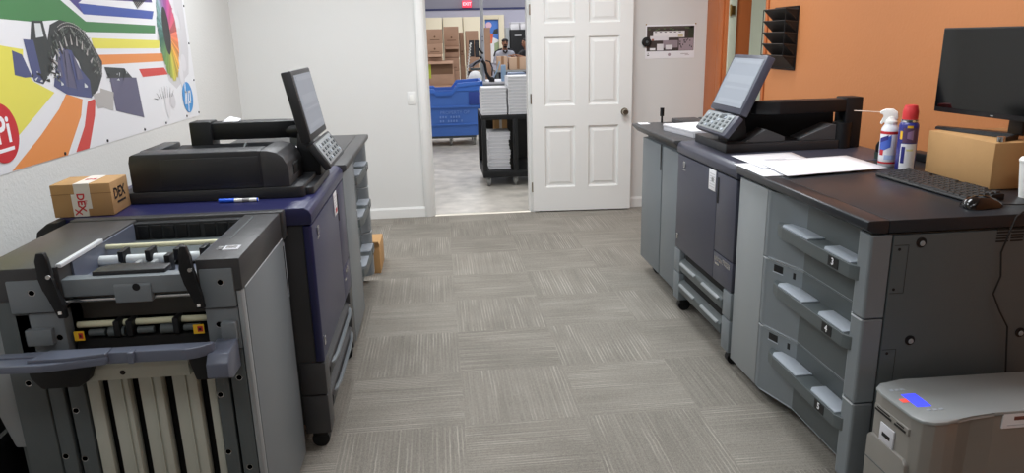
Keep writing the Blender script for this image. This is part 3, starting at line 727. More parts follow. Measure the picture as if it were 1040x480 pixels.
# round red mark, cut by the frame's edge
w = MB(); w.use(RED).lathe((bx + .002, 3.045, 1.268), [(0, 0), (.117, 0), (.117, .0008), (0, .0008)], 40, 'x')
w.use(PAPER); w.text('Pi', (bx + .0035, 3.055, 1.275), (0, 1, 0), (0, 0, 1), .15, .0002, bold=.003)
w.prism('x', [(2.98, 1.192), (3.11, 1.196), (3.112, 1.21), (2.98, 1.206)], bx + .0028, bx + .0036)
w.build('round_logo', None, t)
for y in (3.5, 3.95, 4.45, 4.8, 5.2, 5.46):
    MB().lathe((bx, y, 1.118 + random.uniform(-.004, .004)), [(0, 0), (.008, 0), (.007, .004), (0, .005)], 12, 'x').build('pin', BLACK, t)
for z in (1.35, 1.6, 1.85): MB().lathe((bx, 5.447, z), [(0, 0), (.007, 0), (.006, .004), (0, .005)], 12, 'x').build('pin', BLACK, t)

# ---------------------------------------------------------------- digital press (one builder, two machines)
def press(xf, base, label, main, cap, postm, traym, W, D, P, logo_text, dark_end):
    t = T('digital_press', label, 'printer', base)
    B = lambda: MB(xf)
    w = B(); w.box(.03, D, .012, W - .012, .11, .935, .01)
    w.use(BLACK)
    for k in range(14): w.box(.022, .031, .016 - .012, .02, .2 + .05 * k, .23 + .05 * k)
    w.mats = [CHAR, BLACK]; w.build('body', None, t)
    w = B(); w.prism('y', [(-.004, .945), (.0, .935), (D + .01, .935), (D + .01, 1.0), (.02, 1.0), (.004, .99), (-.004, .975)], 0, W, .004)
    w.build('top_cover', cap, t)
    # doors
    w = B(); w.prism('z', [(0, .247), (.032, .247), (.032, W - .004), (.008, W - .004), (0, W - .012)], .385, .929, .004)
    dr = w.build('front_door', main, t)
    w = B(); w.use(STEEL).lathe((-.001, W - .125, .885), [(0, 0), (.019, 0), (.019, -.003), (.0, -.004)], 20, 'x')
    w.use(main)
    for k in (-.008, 0, .008): w.box(-.0055, -.004, W - .125 - .02, W - .125 + .02, .885 + k - .0014, .885 + k + .0014)
    w.use(STEEL).box(-.002, .001, W - .15, W - .10, .852, .857)
    w.build('emblem', None, dr)
    w = B(); w.use(STEEL).box(-.003, .0, W - .06, W - .035, .44, .475, .001).use(INK).box(-.0035, -.003, W - .056, W - .039, .462, .466)
    w.build('badge', None, dr)
    w = B(); w.use(PAPER).box(-.0025, .0, .262, .35, .825, .93, .0005).use(PAPERE)
    for k in range(6): w.box(-.003, -.0024,   .272, .338, .84 + .013 * k, .845 + .013 * k)
    if not dark_end: w.use(M('grey_print', (150, 150, 152), .6)).box(-.0032, -.0024, .285, .312, .87, .89)
    else: w.use(RED).box(-.0032, -.0024, .275, .318, .835, .855)
    w.build('label_sticker', None, dr)
    w = B(); w.prism('z', [(0, .006), (.032, .006), (.032, .243), (0, .243)], .535, .929, .004)
    sd = w.build('side_door', main, t)
    w = B(); w.box(-.002, .01, .215, .236, .775, .905, .004); w.build('grip_slot', VOID, sd)
    w = B(); w.prism('z', [(0, .006), (.032, .006), (.032, .243), (0, .243)], .385, .530, .004)
    lp = w.build('lower_panel', main, t)
    w = B(); w.use(STEEL); R = xf.to_3x3(); 
    tx = MB()
    tx.text(logo_text, (0, 0, 0), (0, -1, 0), (0, 0, 1), .036, .0006, bold=.0006)
    bmesh.ops.translate(tx.bm, vec=Vector((-.001, .128, .502)), verts=tx.bm.verts)
    tx.box(-.0016, -.0004, .165, .215, .470, .480); tx.xf = xf
    tx.build('lettering', STEEL, lp); w.bm.free()
    # posts and trays
    for a, b, n in ((.004, .10, 0), (W - .10, W - .004, 1)):
        w = B(); w.prism('z', [(.0, a), (.10, a), (.10, b), (.0, b)], .075, .24, .006); w.prism('z', [(.0, a), (.10, a), (.10, b), (.0, b)], .244, .38, .006)
        w.build('corner_post', postm, t)
        w = B(); w.use(BLACK).cyl((.05, (a + b) / 2 - .018, .035), (.05, (a + b) / 2 + .018, .035), .035, n=20); w.box(.02, .08, (a + b) / 2 - .024, (a + b) / 2 + .024, .045, .08, .006)
        w.build('caster', None, t)
        w = B(); w.box(.5, .58, (a + b) / 2 - .024, (a + b) / 2 + .024, .045, .115, .006); w.cyl((.55, (a + b) / 2 - .018, .035), (.55, (a + b) / 2 + .018, .035), .035, n=16); w.build('caster', BLACK, t)
    for z0, z1 in ((.125, .245), (.255, .372)):
        w = B(); w.prism('y', [(.02, z0), (.05, z0), (.05, z1), (.035, z1), (.035, z1 - .035), (.004, z1 - .05), (-.004, z1 - .062), (.002, z0 + .01)], .108, W - .108, .003)
        tr = w.build('paper_tray', traym, t)
        w = B(); 
        if dark_end:
            w.prism('z', [(-.012, .17), (-.02, .25), (-.02, W - .25), (-.012, W - .17), (.0, W - .15), (.006, W - .15), (-.006, W - .25), (-.006, .25), (.006, .15), (.0, .15)], z1 - .066, z1 - .056, .001)
            w.build('handle_lip', GREY, tr)
        else:
            for a_, b_ in ((.14, W / 2 - .05), (W / 2 + .06, W - .13)):
                q_ = B(); q_.prism('y', [(-.012, z1 - .066), (.03, z1 - .048), (.03, z1 - .042), (-.010, z1 - .058)], a_, b_, .001); q_.build('handle_lip', GREYL, tr)
        w = B(); w.box(.028, .040, .13, W - .13, z1 - .046, z1 - .004, .002); w.build('recess', VOID, tr)
    # document feeder: base, feeder block, bridging input tray on a rear tower, output ramp
    y0, y1 = P['ay0'], P['ay1']
    w = B(); w.prism('z', rrect(.05 if dark_end else .078, .74 if dark_end else .67, y0 - .02, y1, .02 if dark_end else .006, 4), 1.001, 1.045, .004); ad = w.build('scanner_lid', CHAR, t)
    ys = y1 - .31 if dark_end else y0 + .13
    if dark_end:
        xa, zb_ = .10, 1.19
        w = B(); w.box(xa + .02, .685, y0 + .02, y1 - .10, 1.046, 1.135, .004); fb = w.build('feeder_block', CHAR, ad)
        w = B(); w.prism('y', [(.20, 1.046), (.20, zb_ - .004), (.21, zb_), (.672, zb_), (.682, zb_ - .006), (.688, zb_ - .03), (.688, 1.046)], y1 - .13, y1 - .004, .004); w.build('front_wall', CHAR, fb)
        cap_ = [(.202, 1.046), (.202, zb_ - .002), (.17, zb_ - .004), (.14, zb_ - .012), (.118, zb_ - .03), (.105, zb_ - .055), (xa, zb_ - .08), (xa, 1.046)]
        w = B(); w.prism('y', cap_, y1 - .30, y1 - .006, .003); w.build('end_cap', CHARB, fb)
        w = B(); w.box(.62, .688, y0 + .06, y1 - .12, 1.13, zb_ - .002, .006); w.build('side_rim', CHAR, fb)
        w = B(); w.box(.21, .575, y1 - .008, y1 - .001, 1.065, zb_ - .022, .002); w.build('front_cover', CHAR, fb)
        w = B(); w.box(xa - .004, xa + .006, y1 - .20, y1 - .10, 1.075, 1.12, .004); w.build('grip_recess', VOID, fb)
        w = B(); w.hexa([(.21, y0 + .08, 1.13), (.61, y0 + .08, 1.13), (.61, y1 - .14, 1.13), (.21, y1 - .14, 1.13)], [(.21, y0 + .08, 1.175), (.61, y0 + .08, 1.175), (.61, y1 - .14, 1.145), (.21, y1 - .14, 1.145)], .003); tr_ = w.build('document_tray', BLACK, fb)
        w = B(); w.prism('x', [(y0 + .12, 1.168), (y0 + .2, 1.162), (y0 + .16, 1.185)], .32, .328); w.build('guide', GREYD, tr_)
        w = B(); w.prism('z', rrect(.02, .20, y0 - .06, y1 - .05, .02, 4), 1.001, 1.03, .004); w.build('exit_tray', CHAR, ad)
    else:
        w = B()
        w.prism('y', [(.17, 1.046), (.17, 1.14), (.176, 1.165), (.19, 1.182), (.21, 1.192), (.24, 1.197), (.60, 1.202), (.68, 1.198), (.715, 1.17), (.72, 1.046)], ys, y1 - .004, .008)
        w.mats = [MATTEB]; fb = w.build('feeder_block', None, ad)
        w = B(); w.prism('y', [(.22, 1.06), (.22, 1.18), (.59, 1.19), (.565, 1.06)], y1 - .006, y1 - .001, .002); w.build('front_cover', CHAR, ad)
        w = B(); w.box(.166, .176, ys + .07, ys + .19, 1.075, 1.125, .004); w.build('grip_recess', VOID, ad)
        w = B(); w.box(.26, .56, ys + .03, ys + .2, 1.196, 1.2095, .004); w.build('feed_guide', BLACK, ad)
    # bridging tray (curved nose towards the aisle)
    ax = P['ax1']; nx = P['nx']
    pl = [(ax, y0), (ax, y0 + .085), (nx + .085, y0 + .085), (nx + .015, y0 + .07), (nx, y0 + .04), (nx + .015, y0 + .005), (nx + .085, y0 - .025), (.34, y0 - .032), (.48, y0 - .012)]
    w = B(); w.prism('z', pl, 1.19 if dark_end else 1.184, 1.262 if dark_end else 1.248, .006); w.build('input_tray', BLACK, ad)
    w = B(); w.box(ax - .085, ax + .004, y0 - .006, y0 + .10, 1.001 if not dark_end else 1.046, 1.27 if dark_end else 1.256, .006); w.cyl((ax - .085, y0 + .02, 1.001 if not dark_end else 1.046), (ax - .085, y0 + .02, 1.131), .045, n=28); w.build('tower', BLACK, ad)
    w = B()
    for _ in ((0,) if not dark_end else ()):
      w = B()   # output ramp: two sloped wings with a finger notch between
      w.prism('y', [(.10, 1.046), (.188, 1.05), (.293, 1.110), (.392, 1.070), (.392, 1.046)], y0 + .0, y0 + .11, .002, 1)
      w.build('ramp_wing', M('ramp_charcoal', (72, 73, 76), .4), ad, angle=8); w = B()
      w.prism('y', [(.47, 1.046), (.47, 1.058), (.633, 1.122), (.66, 1.122), (.66, 1.046)], y0 + .0, y0 + .11, .002, 1)
      w.build('ramp_wing', M('ramp_charcoal', (72, 73, 76), .4), ad, angle=8); w = B()
      w.box(.392, .47, y0 + .03, y0 + .11, 1.046, 1.054); w.build('notch_plate', BLACK, ad)
    w = B(); w.hexa([(.08, y0 + .02, 1.15), (.16, y0 + .02, 1.15), (.16, y0 + .03, 1.19), (.08, y0 + .03, 1.19)], [(.08, y0 + .07, 1.15), (.16, y0 + .07, 1.15), (.16, y0 + .07, 1.19), (.08, y0 + .07, 1.19)], .004)
    w.build('paper_stop', GREY, ad)
    # operation panel
    a, b = P['py0'], P['py1']; xb, zb, xt, zt, xk, zk = P['xb'], P['zb'], P['xt'], P['zt'], P['xk'], P['zk']
    n = Vector((-(zt - zb), 0, (xt - xb))).normalized()        # outward normal of the screen
    def slab(p, q, y_0, y_1, th, off=0.0):
        o = n_ = Vector((-(q[1] - p[1]), 0, (q[0] - p[0]))).normalized()
        P0 = Vector((p[0], 0, p[1])) + n_ * off; P1 = Vector((q[0], 0, q[1])) + n_ * off
        P2 = P1 - n_ * th; P3 = P0 - n_ * th
        return [[(v.x, y_0, v.z) for v in (P0, P1, P2, P3)], [(v.x, y_1, v.z) for v in (P0, P1, P2, P3)]]
    w = B(); w.solid(slab((xb, zb), (xt, zt), a, b, .042), .006); hs = w.build('screen_housing', main if not dark_end else CHAR, t)
    lp_ = lambda s, e: ((xb + (xt - xb) * s, zb + (zt - zb) * s), (xb + (xt - xb) * e, zb + (zt - zb) * e))
    w = B(); w.solid(slab(*lp_(.10, .93), a + .022, b - .022, .003, .0022)); ts = w.build('touchscreen', SCREEN, hs)
    w = B()
    for s, e in ((.84, .90), (.50, .64), (.40, .44), (.16, .22)): w.solid(slab(*lp_(s, e), a + .03, b - .06, .001, .0028))
    w.build('screen_rows', SCREENW, ts)
    w = B(); w.solid(slab((xk, zk), (xb - .004, zb - .006), a - .01, b - .01, .03), .006); kp = w.build('keypad_base', main if not dark_end else CHAR, t)
    lk = lambda s, e: ((xk + (xb - xk) * s, zk + (zb - zk) * s), (xk + (xb - xk) * e, zk + (zb - zk) * e))
    w = B(); w.solid(slab(*lk(.1, .88), a + .03, b - .02, .004, .004), .002); w.build('key_panel', GREYL, kp)
    for r in range(4):
        for c in range(6):
            yy = a + .06 + c * (b - a - .13) / 5
            w = B(); w.solid(slab(*lk(.18 + .165 * r, .28 + .165 * r), yy - .012, yy + .012, .004, .008), .001)
            w.build('key', GREYD if (r + c) % 4 else PAD, kp)
    # neck that carries the panel, rising from the machine's top
    w = B(); ym = (a + b) / 2
    w.solid([[(xb + .0, ym - .06, 1.0), (xb + .12, ym - .06, 1.0), (xb + .12, ym + .06, 1.0), (xb + .0, ym + .06, 1.0)],
             [(xb - .005, ym - .06, zk + .02), (xb + .09, ym - .06, zb - .03), (xb + .09, ym + .06, zb - .03), (xb - .005, ym + .06, zk + .02)],
             [(xb + .03, ym - .05, zb - .03), (xb + .085, ym - .05, zb + .02), (xb + .085, ym + .05, zb + .02), (xb + .03, ym + .05, zb - .03)]], .008)
    w.build('panel_neck', BLACK, t)
    if dark_end:
        w = B(); w.tube([(.20, y0 + .03, 1.215), (.12, ym + .0, 1.215), (xb + .05, ym, 1.23)], .028, 12); w.build('panel_arm', BLACK, t)
    return t

xfL = Matrix.Translation((-.49, 3.585, 0)) @ Matrix.Rotation(PI, 4, 'Z')
pl_ = press(xfL, (-.95, 3.12, 0), 'dark blue digital press with charcoal document feeder and tilted touchscreen against left wall', NAVY, NAVY, CHARB, CHAR, .935, .86,
            dict(ay0=.29, ay1=.745, ax1=.56, nx=.115, py0=.15, py1=.585, xb=.03, zb=1.195, xt=.085, zt=1.478, xk=-.04, zk=1.085), 'PRESS', True)
w = MB(); w.prism('x', [(2.63, .80), (2.63, .985), (2.66, 1.0), (2.72, 1.0), (2.72, .80)], -1.36, -1.34)
w = MB(); w.prism('y', [(-1.34, .80), (-1.42, .80), (-1.437, .90), (-1.42, .965), (-1.38, .995), (-1.34, 1.0)], 2.60, 2.74, .006)
w.build('rear_guard', BLACK, pl_)

# ---------------------------------------------------------------- three-drawer paper feeder (one builder, two machines)
def feeder(xf, base, label, L, D, panel, topm, deskD):
    t = T('paper_feeder', label, 'paper feeder', base)
    B = lambda: MB(xf); Ld = .74
    w = B(); w.box(.06, D, .004, L, .06, .952, .004); w.build('body', GREYD, t)
    ep = B(); ep.box(.075, D, -.008, .004, .06, .948, .003)
    ep.use(GREYD); e = ep.build('end_panel', None, t)
    for x, z in ((.168, .921), (.172, .584), (.565, .586)):
        w = B(); w.use(BLACK).lathe((x, -.008, z), [(0, -.0005), (.013, -.0005), (.017, -.0025), (.017, 0)], 18, 'y')
        w.use(GREYL).lathe((x + .004, -.0095, z - .004), [(0, 0), (.009, 0), (.008, -.002), (0, -.003)], 14, 'y')
        w.build('screw', None, e)
    for zz in ((.752, .915), (.38, .555)):
        w = B(); w.use(BLACK)
        x0, x1 = .079, .128
        for q in ((x0, x1, zz[1] - .0012, zz[1]), (x0, x1, zz[0], zz[0] + .0012), (x1 - .0012, x1, zz[0], zz[1])):
            w.box(q[0], q[1], -.0088, -.0078, q[2], q[3])
        w.lathe((x0 + .018, -.008, zz[1] - .014), [(0, -.001), (.005, -.001), (.005, 0)], 10, 'y'); w.lathe((x0 + .014, -.008, zz[0] + .014), [(0, -.001), (.005, -.001), (.005, 0)], 10, 'y')
        w.build('access_hatch', None, e)
    w = B()
    for k in range(6):
        for c in range(3): w.box(.425 + c * .05, .468 + c * .05, -.0095, -.0075, .908 + k * .010, .913 + k * .010)
    w.build('vent', VOID, e)
    # drawers with a scooped front
    plan = [(.072, -.006), (.004, -.006), (0, 0), (0, .06), (.012, .078), (.062, .10), (.062, .50), (.006, .70), (0, .712), (0, Ld - .004), (.072, Ld - .004)]
    for k, (z0, z1) in enumerate(((.667, .950), (.362, .662), (.062, .357))):
        w = B(); w.prism('z', [(x_, y_) for x_, y_ in plan], z0, z1, .0035, 1); dr = w.build('drawer', GREY, t, angle=12)
        hz = z1 - .165 if k == 0 else z1 - .125
        w = B(); w.prism('z', [(-.004, .045), (-.016, .075), (-.016, .56), (-.002, .625), (.03, .66), (.063, .66), (.063, .025), (.015, .025)], hz, hz + .048, .0015, 1)
        h = w.build('handle_bar', GREYD, dr, angle=12)
        for a, b in ((.08, .27), (.37, .59)):
            w = B(); w.prism('z', [(-.010, a), (-.010, b - .02), (.005, b), (.060, b), (.060, a)], hz + .0475, hz + .0535, .002); w.build('grip_pad', PAD, h)
        tx = MB(); tx.use(BLACK).box(-.0176, -.0155, .14, .205, hz + .006, hz + .042)
        tx.use(PAPER)
        g = MB(); g.text('345'[k], (0, 0, 0), (0, -1, 0), (0, 0, 1), .034, .0004)
        g.bm.free()
        tx.text('345'[k], (-.0182, .175, hz + .025), (0, -1, 0), (0, 0, 1), .034, .0004, bold=.0008)
        tx.xf = xf; tx.build('number_label', None, h)
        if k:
            w = B(); ln_ = plan[2:10]; w.prism('z', [(x_ - .0012, y_) for x_, y_ in ln_] + [(x_ + .004, y_) for x_, y_ in ln_[::-1]], z1 - .0035, z1 + .0008); w.build('edge_strip', M('pale_edge', (196, 200, 204), .4), dr)  # seam highlight painted as a pale strip along the drawer's top edge
            w = B(); sx_ = lambda y: .062 + (y - .50) * (.006 - .062) / .20 if y < .70 else .004
            for a_, b_, c_, e_ in ((.615, .665, .044, .014), (.545, .558, .046, .020)):
                q_ = B(); q_.prism('z', [(sx_(a_) - .0012, a_), (sx_(b_) - .0012, b_), (sx_(b_) + .006, b_), (sx_(a_) + .006, a_)], z1 - c_, z1 - e_); q_.build('indicator', BLACK, dr)
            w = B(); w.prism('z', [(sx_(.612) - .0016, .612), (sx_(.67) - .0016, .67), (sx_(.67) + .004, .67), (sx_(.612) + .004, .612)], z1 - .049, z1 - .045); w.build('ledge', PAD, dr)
    w = B(); w.prism('z', [(0, Ld), (.06, Ld), (.06, L), (.0, L)], .062, .950, .004); w.build('front_panel', panel, t)
    w = B(); w.prism('y', [(-.022, .972), (.0, .958), (.05, .958), (.05, 1.0), (-.016, 1.0), (-.022, .996)], -.012, L, .002); w.build('front_trim', topm, t)
    w = B(); w.box(.0525, deskD, -.012, L, .958, 1.0, .003); w.build('top_panel', topm, t)
    for x in (.12, D - .1):
        for y in (.1, L - .12):
            w = B(); w.cyl((x, y - .015, .028), (x, y + .015, .028), .028, n=18); w.box(x - .025, x + .025, y - .02, y + .02, .035, .065, .004); w.build('caster', BLACK, t)
    return t
xfP = Matrix.Translation((-.49, 4.80, 0)) @ Matrix.Rotation(PI, 4, 'Z')
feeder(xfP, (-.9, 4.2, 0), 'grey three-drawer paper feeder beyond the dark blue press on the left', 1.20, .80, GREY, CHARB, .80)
# mirror the far drawers' order: the drawers stand at the far end, the plain panel beside the press

# ---------------------------------------------------------------- open grey finisher, nearest on the left
t = T('booklet_finisher', 'open grey finisher with slatted front and charcoal top nearest on left', 'finisher', (-.93, 2.35, 0))
fy = 2.035
MB().box(-1.30, -1.072, 2.03, 2.585, .905, 1.0, .004).build('top_cover', CHARB, t)
tc_ = MB().box(-.705, -.584, 2.03, 2.585, .905, 1.0, .004).build('top_cover', CHARB, t)
MB().box(-1.30, -.575, 2.588, 2.636, .90, 1.004, .006).build('rear_rail', CHARB, t)
w = MB(); w.use(PAPERE).box(-.655, -.610, 2.12, 2.165, .9995, 1.0015); w.use(STEEL).box(-.648, -.617, 2.13, 2.155, 1.0012, 1.003); w.box(-.672, -.658, 2.125, 2.16, 1.0, 1.002); w.build('emblem', None, tc_)
MB().box(-.668, -.664, 2.25, 2.55, .9995, 1.0008).build('seam', GREYD, tc_)
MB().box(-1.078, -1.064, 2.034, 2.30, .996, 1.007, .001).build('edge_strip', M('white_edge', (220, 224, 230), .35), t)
sp_ = MB().box(-.600, -.585, 2.06, 2.60, .03, .902, .003).build('side_panel', GREY, t)
MB().box(-.600, -.584, 2.06, 2.60, .9022, .9055).build('edge_strip', M('white_edge', (220, 224, 230), .35), t)  # bright edge highlight put in as a pale strip above the side panel
MB().box(-.5855, -.5835, 2.585, 2.592, .69, .875).build('grip_slot', VOID, sp_); MB().box(-.5865, -.583, 2.594, 2.600, .68, .885).build('grip_edge', PAD, sp_)
MB().prism('z', [(-.604, 2.035), (-.590, 2.035), (-.586, 2.045), (-.586, 2.056), (-.604, 2.056)], .03, .902, .002).build('corner_strip', GREYL, t)
MB().box(-1.285, -1.27, 2.06, 2.60, .12, .902, .003).build('side_panel', GREYD, t)
MB().box(-1.285, -.59, 2.60, 2.632, .05, .90, .003).build('rear_panel', CHAR, t)
MB().box(-1.27, -.605, 2.08, 2.60, .045, .075).build('base_plate', GREYD, t)
MB().box(-1.07, -.705, 2.33, 2.595, .10, .90).build('inner_housing', VOID, t)
w = MB()      # vent wall behind the rollers
w.use(CHAR).box(-1.07, -.707, 2.548, 2.585, .93, .992)
w.use(BLACK)
for k in range(8): w.box(-1.058 + .043 * k + (.008 if k > 4 else 0), -1.022 + .043 * k + (.008 if k > 4 else 0), 2.543, 2.549, .937, .985, .002)
w.build('vent_wall', None, t)
MB().box(-1.068, -.709, 2.335, 2.548, .925, .935).build('inner_shelf', GREYD, t)
MB().box(-1.0715, -1.066, 2.10, 2.54, .906, .994).build('inner_side', TRAYB, t)
MB().box(-.711, -.7055, 2.10, 2.54, .906, .994).build('inner_side', TRAYB, t)
MB().cyl((-1.07, 2.318, .975), (-.707, 2.318, .975), .008, n=14).build('guide_rod', CREAMM, t)
sh_ = MB().cyl((-1.07, 2.265, .948), (-.707, 2.265, .948), .012, n=14).build('roller_shaft', BLACK, t)
for x0, x1 in ((-1.066, -1.005), (-.985, -.925), (-.905, -.845), (-.82, -.762), (-.745, -.712)):
    MB().cyl((x0, 2.265, .945), (x1, 2.265, .945), .016, n=20).build('roller', RUBW, sh_)
for x in (-.995, -.915, -.83, -.752): MB().box(x - .008, x + .008, 2.24, 2.30, .945, .978, .002).build('roller_clip', BLACK, sh_)
w = MB(); w.hexa([(-1.07, 2.09, .925), (-.707, 2.09, .925), (-.707, 2.24, .915), (-1.07, 2.24, .915)], [(-1.07, 2.09, .938), (-.707, 2.09, .938), (-.707, 2.24, .928), (-1.07, 2.24, .928)])
w.build('guide_plate', TRAYB, t)
w = MB(); w.prism('z', [(-1.0, 2.06), (-.80, 2.06), (-.80, 2.115), (-.84, 2.12), (-.87, 2.135), (-.96, 2.135), (-.985, 2.115), (-1.0, 2.115)], .955, .972, .003); w.box(-.99, -.81, 2.065, 2.1, .935, .957)
w.build('catch_plate', CHAR, t)
for x in (-.93, -.885): MB().box(x - .007, x + .007, 2.14, 2.225, .935, .955, .002).build('finger', GREYL, t)
MB().box(-.826, -.810, 2.13, 2.17, .935, .99, .003).build('sensor_flag', BLACK, t)
w = MB(); w.box(-1.085, -.69, fy, 2.08, .908, .960, .004); w.prism('x', [(fy - .006, .885), (fy + .02, .885), (fy + .02, .955), (fy - .006, .935)], -.935, -.835, .003)
cb = w.build('cross_beam', GREY, t)
MB().lathe((-.873, fy - .006, .930), [(0, -.001), (.010, -.001), (.011, 0)], 16, 'y').build('hole', VOID, cb)
MB().cyl((-1.075, 2.05, .893), (-.70, 2.05, .893), .006, n=12).build('steel_rod', STEEL, t)
w = MB(); w.prism('x', [(2.105, .885), (2.115, .87), (2.125, .84), (2.12, .812), (2.33, .81), (2.33, .90), (2.105, .90)], -1.075, -.70); w.build('baffle', M('brown_black_baffle', (92, 90, 86), .45), t)
MB().cyl((-1.075, 2.085, .806), (-.70, 2.085, .806), .010, n=14).build('lower_rod', CREAMM, t)
for k, x in enumerate((-1.04, -.985, -.905, -.84, -.775)): MB().cyl((x, 2.07, .785), (x + .045, 2.07, .785), .014 if k % 2 else .010, n=14).build('lower_roller', GREYD, t)
for x in (-.965, -.93, -.80): MB().box(x, x + .018, 2.05, 2.1, .775, .822, .003).build('roller_arm', BLACK, t)
MB().box(-1.075, -.70, 2.06, 2.33, .735, .768).build('lower_floor', VOID, t)
for x0, x1 in ((-1.072, -1.045), (-.742, -.712)):
    w = MB(); w.use(YELLOWL).box(x0, x1, 2.046, 2.049, .772, .800).use(RED).box(x0 + .012, x1 - .003, 2.0455, 2.047, .778, .795).use(INK).box(x0 + .015, x1 - .007, 2.045, 2.0465, .782, .790); w.build('warning_label', None, t)
# posts with their screw holes
def plate(name, x0, x1, z0, z1, mat, holes=(), y=fy, d=.05, bev=.004):
    o = MB().box(x0, x1, y, y + d, z0, z1, bev).build(name, mat, t)
    for x, z in holes:
        w = MB(); w.use(STEEL).lathe((x, y, z), [(.0075, -.0003), (.0095, -.0008), (.0095, 0)], 16, 'y'); w.use(VOID).lathe((x, y, z), [(0, -.0006), (.0078, -.0006)], 16, 'y'); w.build('screw_hole', None, o)
    return o
plate('post_block', -1.215, -1.085, .87, .966, GREY, [(-1.15, .930)], y=2.025, d=.08)
plate('post', -1.215, -1.085, .722, .866, GREY, [(-1.105, .790)])
plate('post_block', -.698, -.606, .855, .972, GREY, [(-.642, .932)], y=2.025, d=.08)
plate('post', -.698, -.606, .722, .851, GREY, [(-.664, .801)])
plate('lug', -1.185, -1.115, .775, .822, GREY, y=2.016, d=.03, bev=.002)
plate('lug', -.655, -.612, .755, .812, GREY, y=2.012, d=.03)
plate('edge_plate', -1.262, -1.172, .06, .955, GREYD, [(-1.215, .655)], d=.03)
plate('slot_plate', -1.170, -1.128, .06, .72, GREYD, [(-1.152, .65), (-1.158, .41), (-1.16, .2)], y=fy + .004, d=.03)
plate('slot_plate', -1.118, -1.072, .06, .70, GREYD, [(-1.106, .555), (-1.108, .395), (-1.11, .2)], y=fy + .008, d=.03)
plate('slot_plate', -.700, -.660, .06, .71, GREYD, [(-.690, .577), (-.69, .385), (-.692, .2)], y=fy + .004, d=.03)
plate('slot_plate', -.652, -.606, .06, .72, GREYD, [(-.628, .63), (-.632, .33), (-.632, .15)], d=.03)
MB().prism('y', [(-1.30, .44), (-1.262, .44), (-1.262, .90), (-1.29, .90), (-1.33, .70), (-1.33, .56)], 2.05, 2.25, .01).build('side_cover', GREYL, t)
# delivery tray bar with its wing
w = MB()
w.prism('z', [(-1.40, 1.93), (-.95, 1.915), (-.72, 1.905), (-.69, 1.915), (-.66, 1.935), (-.655, 1.955), (-1.40, 1.955)], .752, .784, .004)
w.prism('z', [(-1.40, 1.885), (-1.08, 1.868), (-.925, 1.895), (-.925, 1.93), (-1.40, 1.94)], .756, .779, .006)
w.prism('z', [(-1.12, 1.885), (-1.02, 1.885), (-.925, 1.90), (-.925, 1.945), (-1.09, 1.95)], .777, .788, .003)
w.box(-.872, -.855, 1.898, 1.93, .754, .787, .004)
tb = w.build('tray_bar', TRAYB, t, angle=20)
MB().prism('x', [(1.90, .695), (1.903, .735), (1.925, .758), (2.02, .765), (2.02, .675), (1.94, .675)], -.672, -.612, .004).build('tray_bracket', TRAYB, t)
MB().prism('y', [(-.735, .735), (-.66, .75), (-.612, .70), (-.63, .668), (-.72, .668)], 1.95, 2.03, .006).build('bracket_foot', BLACK, t)
MB().prism('y', [(-1.17, .745), (-.99, .745), (-1.01, .685), (-1.04, .665), (-1.14, .665), (-1.165, .70)], 1.96, 2.03, .008).build('bracket_foot', BLACK, t)
bb = MB().prism('x', [(1.99, .668), (1.985, .706), (2.0, .722), (2.04, .722), (2.04, .668)], -1.085, -.748, .003).build('slat_beam', SLATM, t)
MB().lathe((-.93, 1.9865, .692), [(0, -.001), (.007, -.001), (.008, 0)], 14, 'y').build('hole', VOID, bb)
for i, (x0, x1) in enumerate(((-1.066, -1.030), (-1.005, -.946), (-.920, -.852), (-.824, -.752), (-.726, -.703))):
    w = MB(); w.box(x0, x1, 2.048, 2.075, .08, .664, .002)
    if x1 - x0 > .05:
        w.box(x0 + .036, x0 + .040, 2.042, 2.05, .08, .664, .001); w.box(x0 + .046, x1 - .001, 2.043, 2.05, .08, .664, .001)
    w.build('slat', SLATM, t)
MB().box(-1.07, -.70, 2.095, 2.11, .08, .70).build('slat_backing', VOID, t)
# black levers
for dx_, pol in ((0, [(-1.101, 1.052), (-1.080, 1.052), (-1.074, 1.03), (-1.072, .985), (-1.068, .945), (-1.054, .90), (-1.052, .862), (-1.075, .862), (-1.080, .90), (-1.102, .945), (-1.110, .985), (-1.106, 1.03)]),
                 (1, [(-.727, 1.052), (-.710, 1.052), (-.703, 1.02), (-.700, .985), (-.697, .945), (-.684, .90), (-.682, .868), (-.704, .868), (-.708, .90), (-.728, .945), (-.738, .985), (-.734, 1.02)])):
    lv = MB().prism('y', pol, 1.988, 2.006, .004).build('lever', BLACK, t)
    MB().cyl((sum(p[0] for p in pol) / 12 + .004, 1.982, .985), (sum(p[0] for p in pol) / 12 + .004, 1.99, .985), .006, n=12).build('pivot_pin', STEEL, lv)
    MB().box(pol[6][0] - .018, pol[6][0] - .010, 1.984, 1.99, .876, .884).build('clip', FOAM, lv)
bt = T('waste_bin', 'black plastic tub between the nearest finisher and the left wall', 'bin', (-1.50, 2.25, 0))  # added black tub, stands in for the dark void beside the finisher
w = MB(); rr = lambda x0, x1, y0, y1, z, r=.03: [(x, y, z) for x, y in rrect(x0, x1, y0, y1, r, 4)]
w.solid([rr(-1.66, -1.37, 2.04, 2.46, .001), rr(-1.69, -1.345, 2.0, 2.5, .46), rr(-1.68, -1.355, 2.01, 2.49, .46), rr(-1.65, -1.38, 2.05, 2.45, .02)]); w.build('tub', BLACK, bt)
w = MB(); w.solid([rr(-1.70, -1.338, 1.99, 2.51, .45), rr(-1.70, -1.338, 1.99, 2.51, .475), rr(-1.68, -1.355, 2.01, 2.49, .475), rr(-1.68, -1.355, 2.01, 2.49, .45)], cap=False); w.build('rim', BLACK, bt)
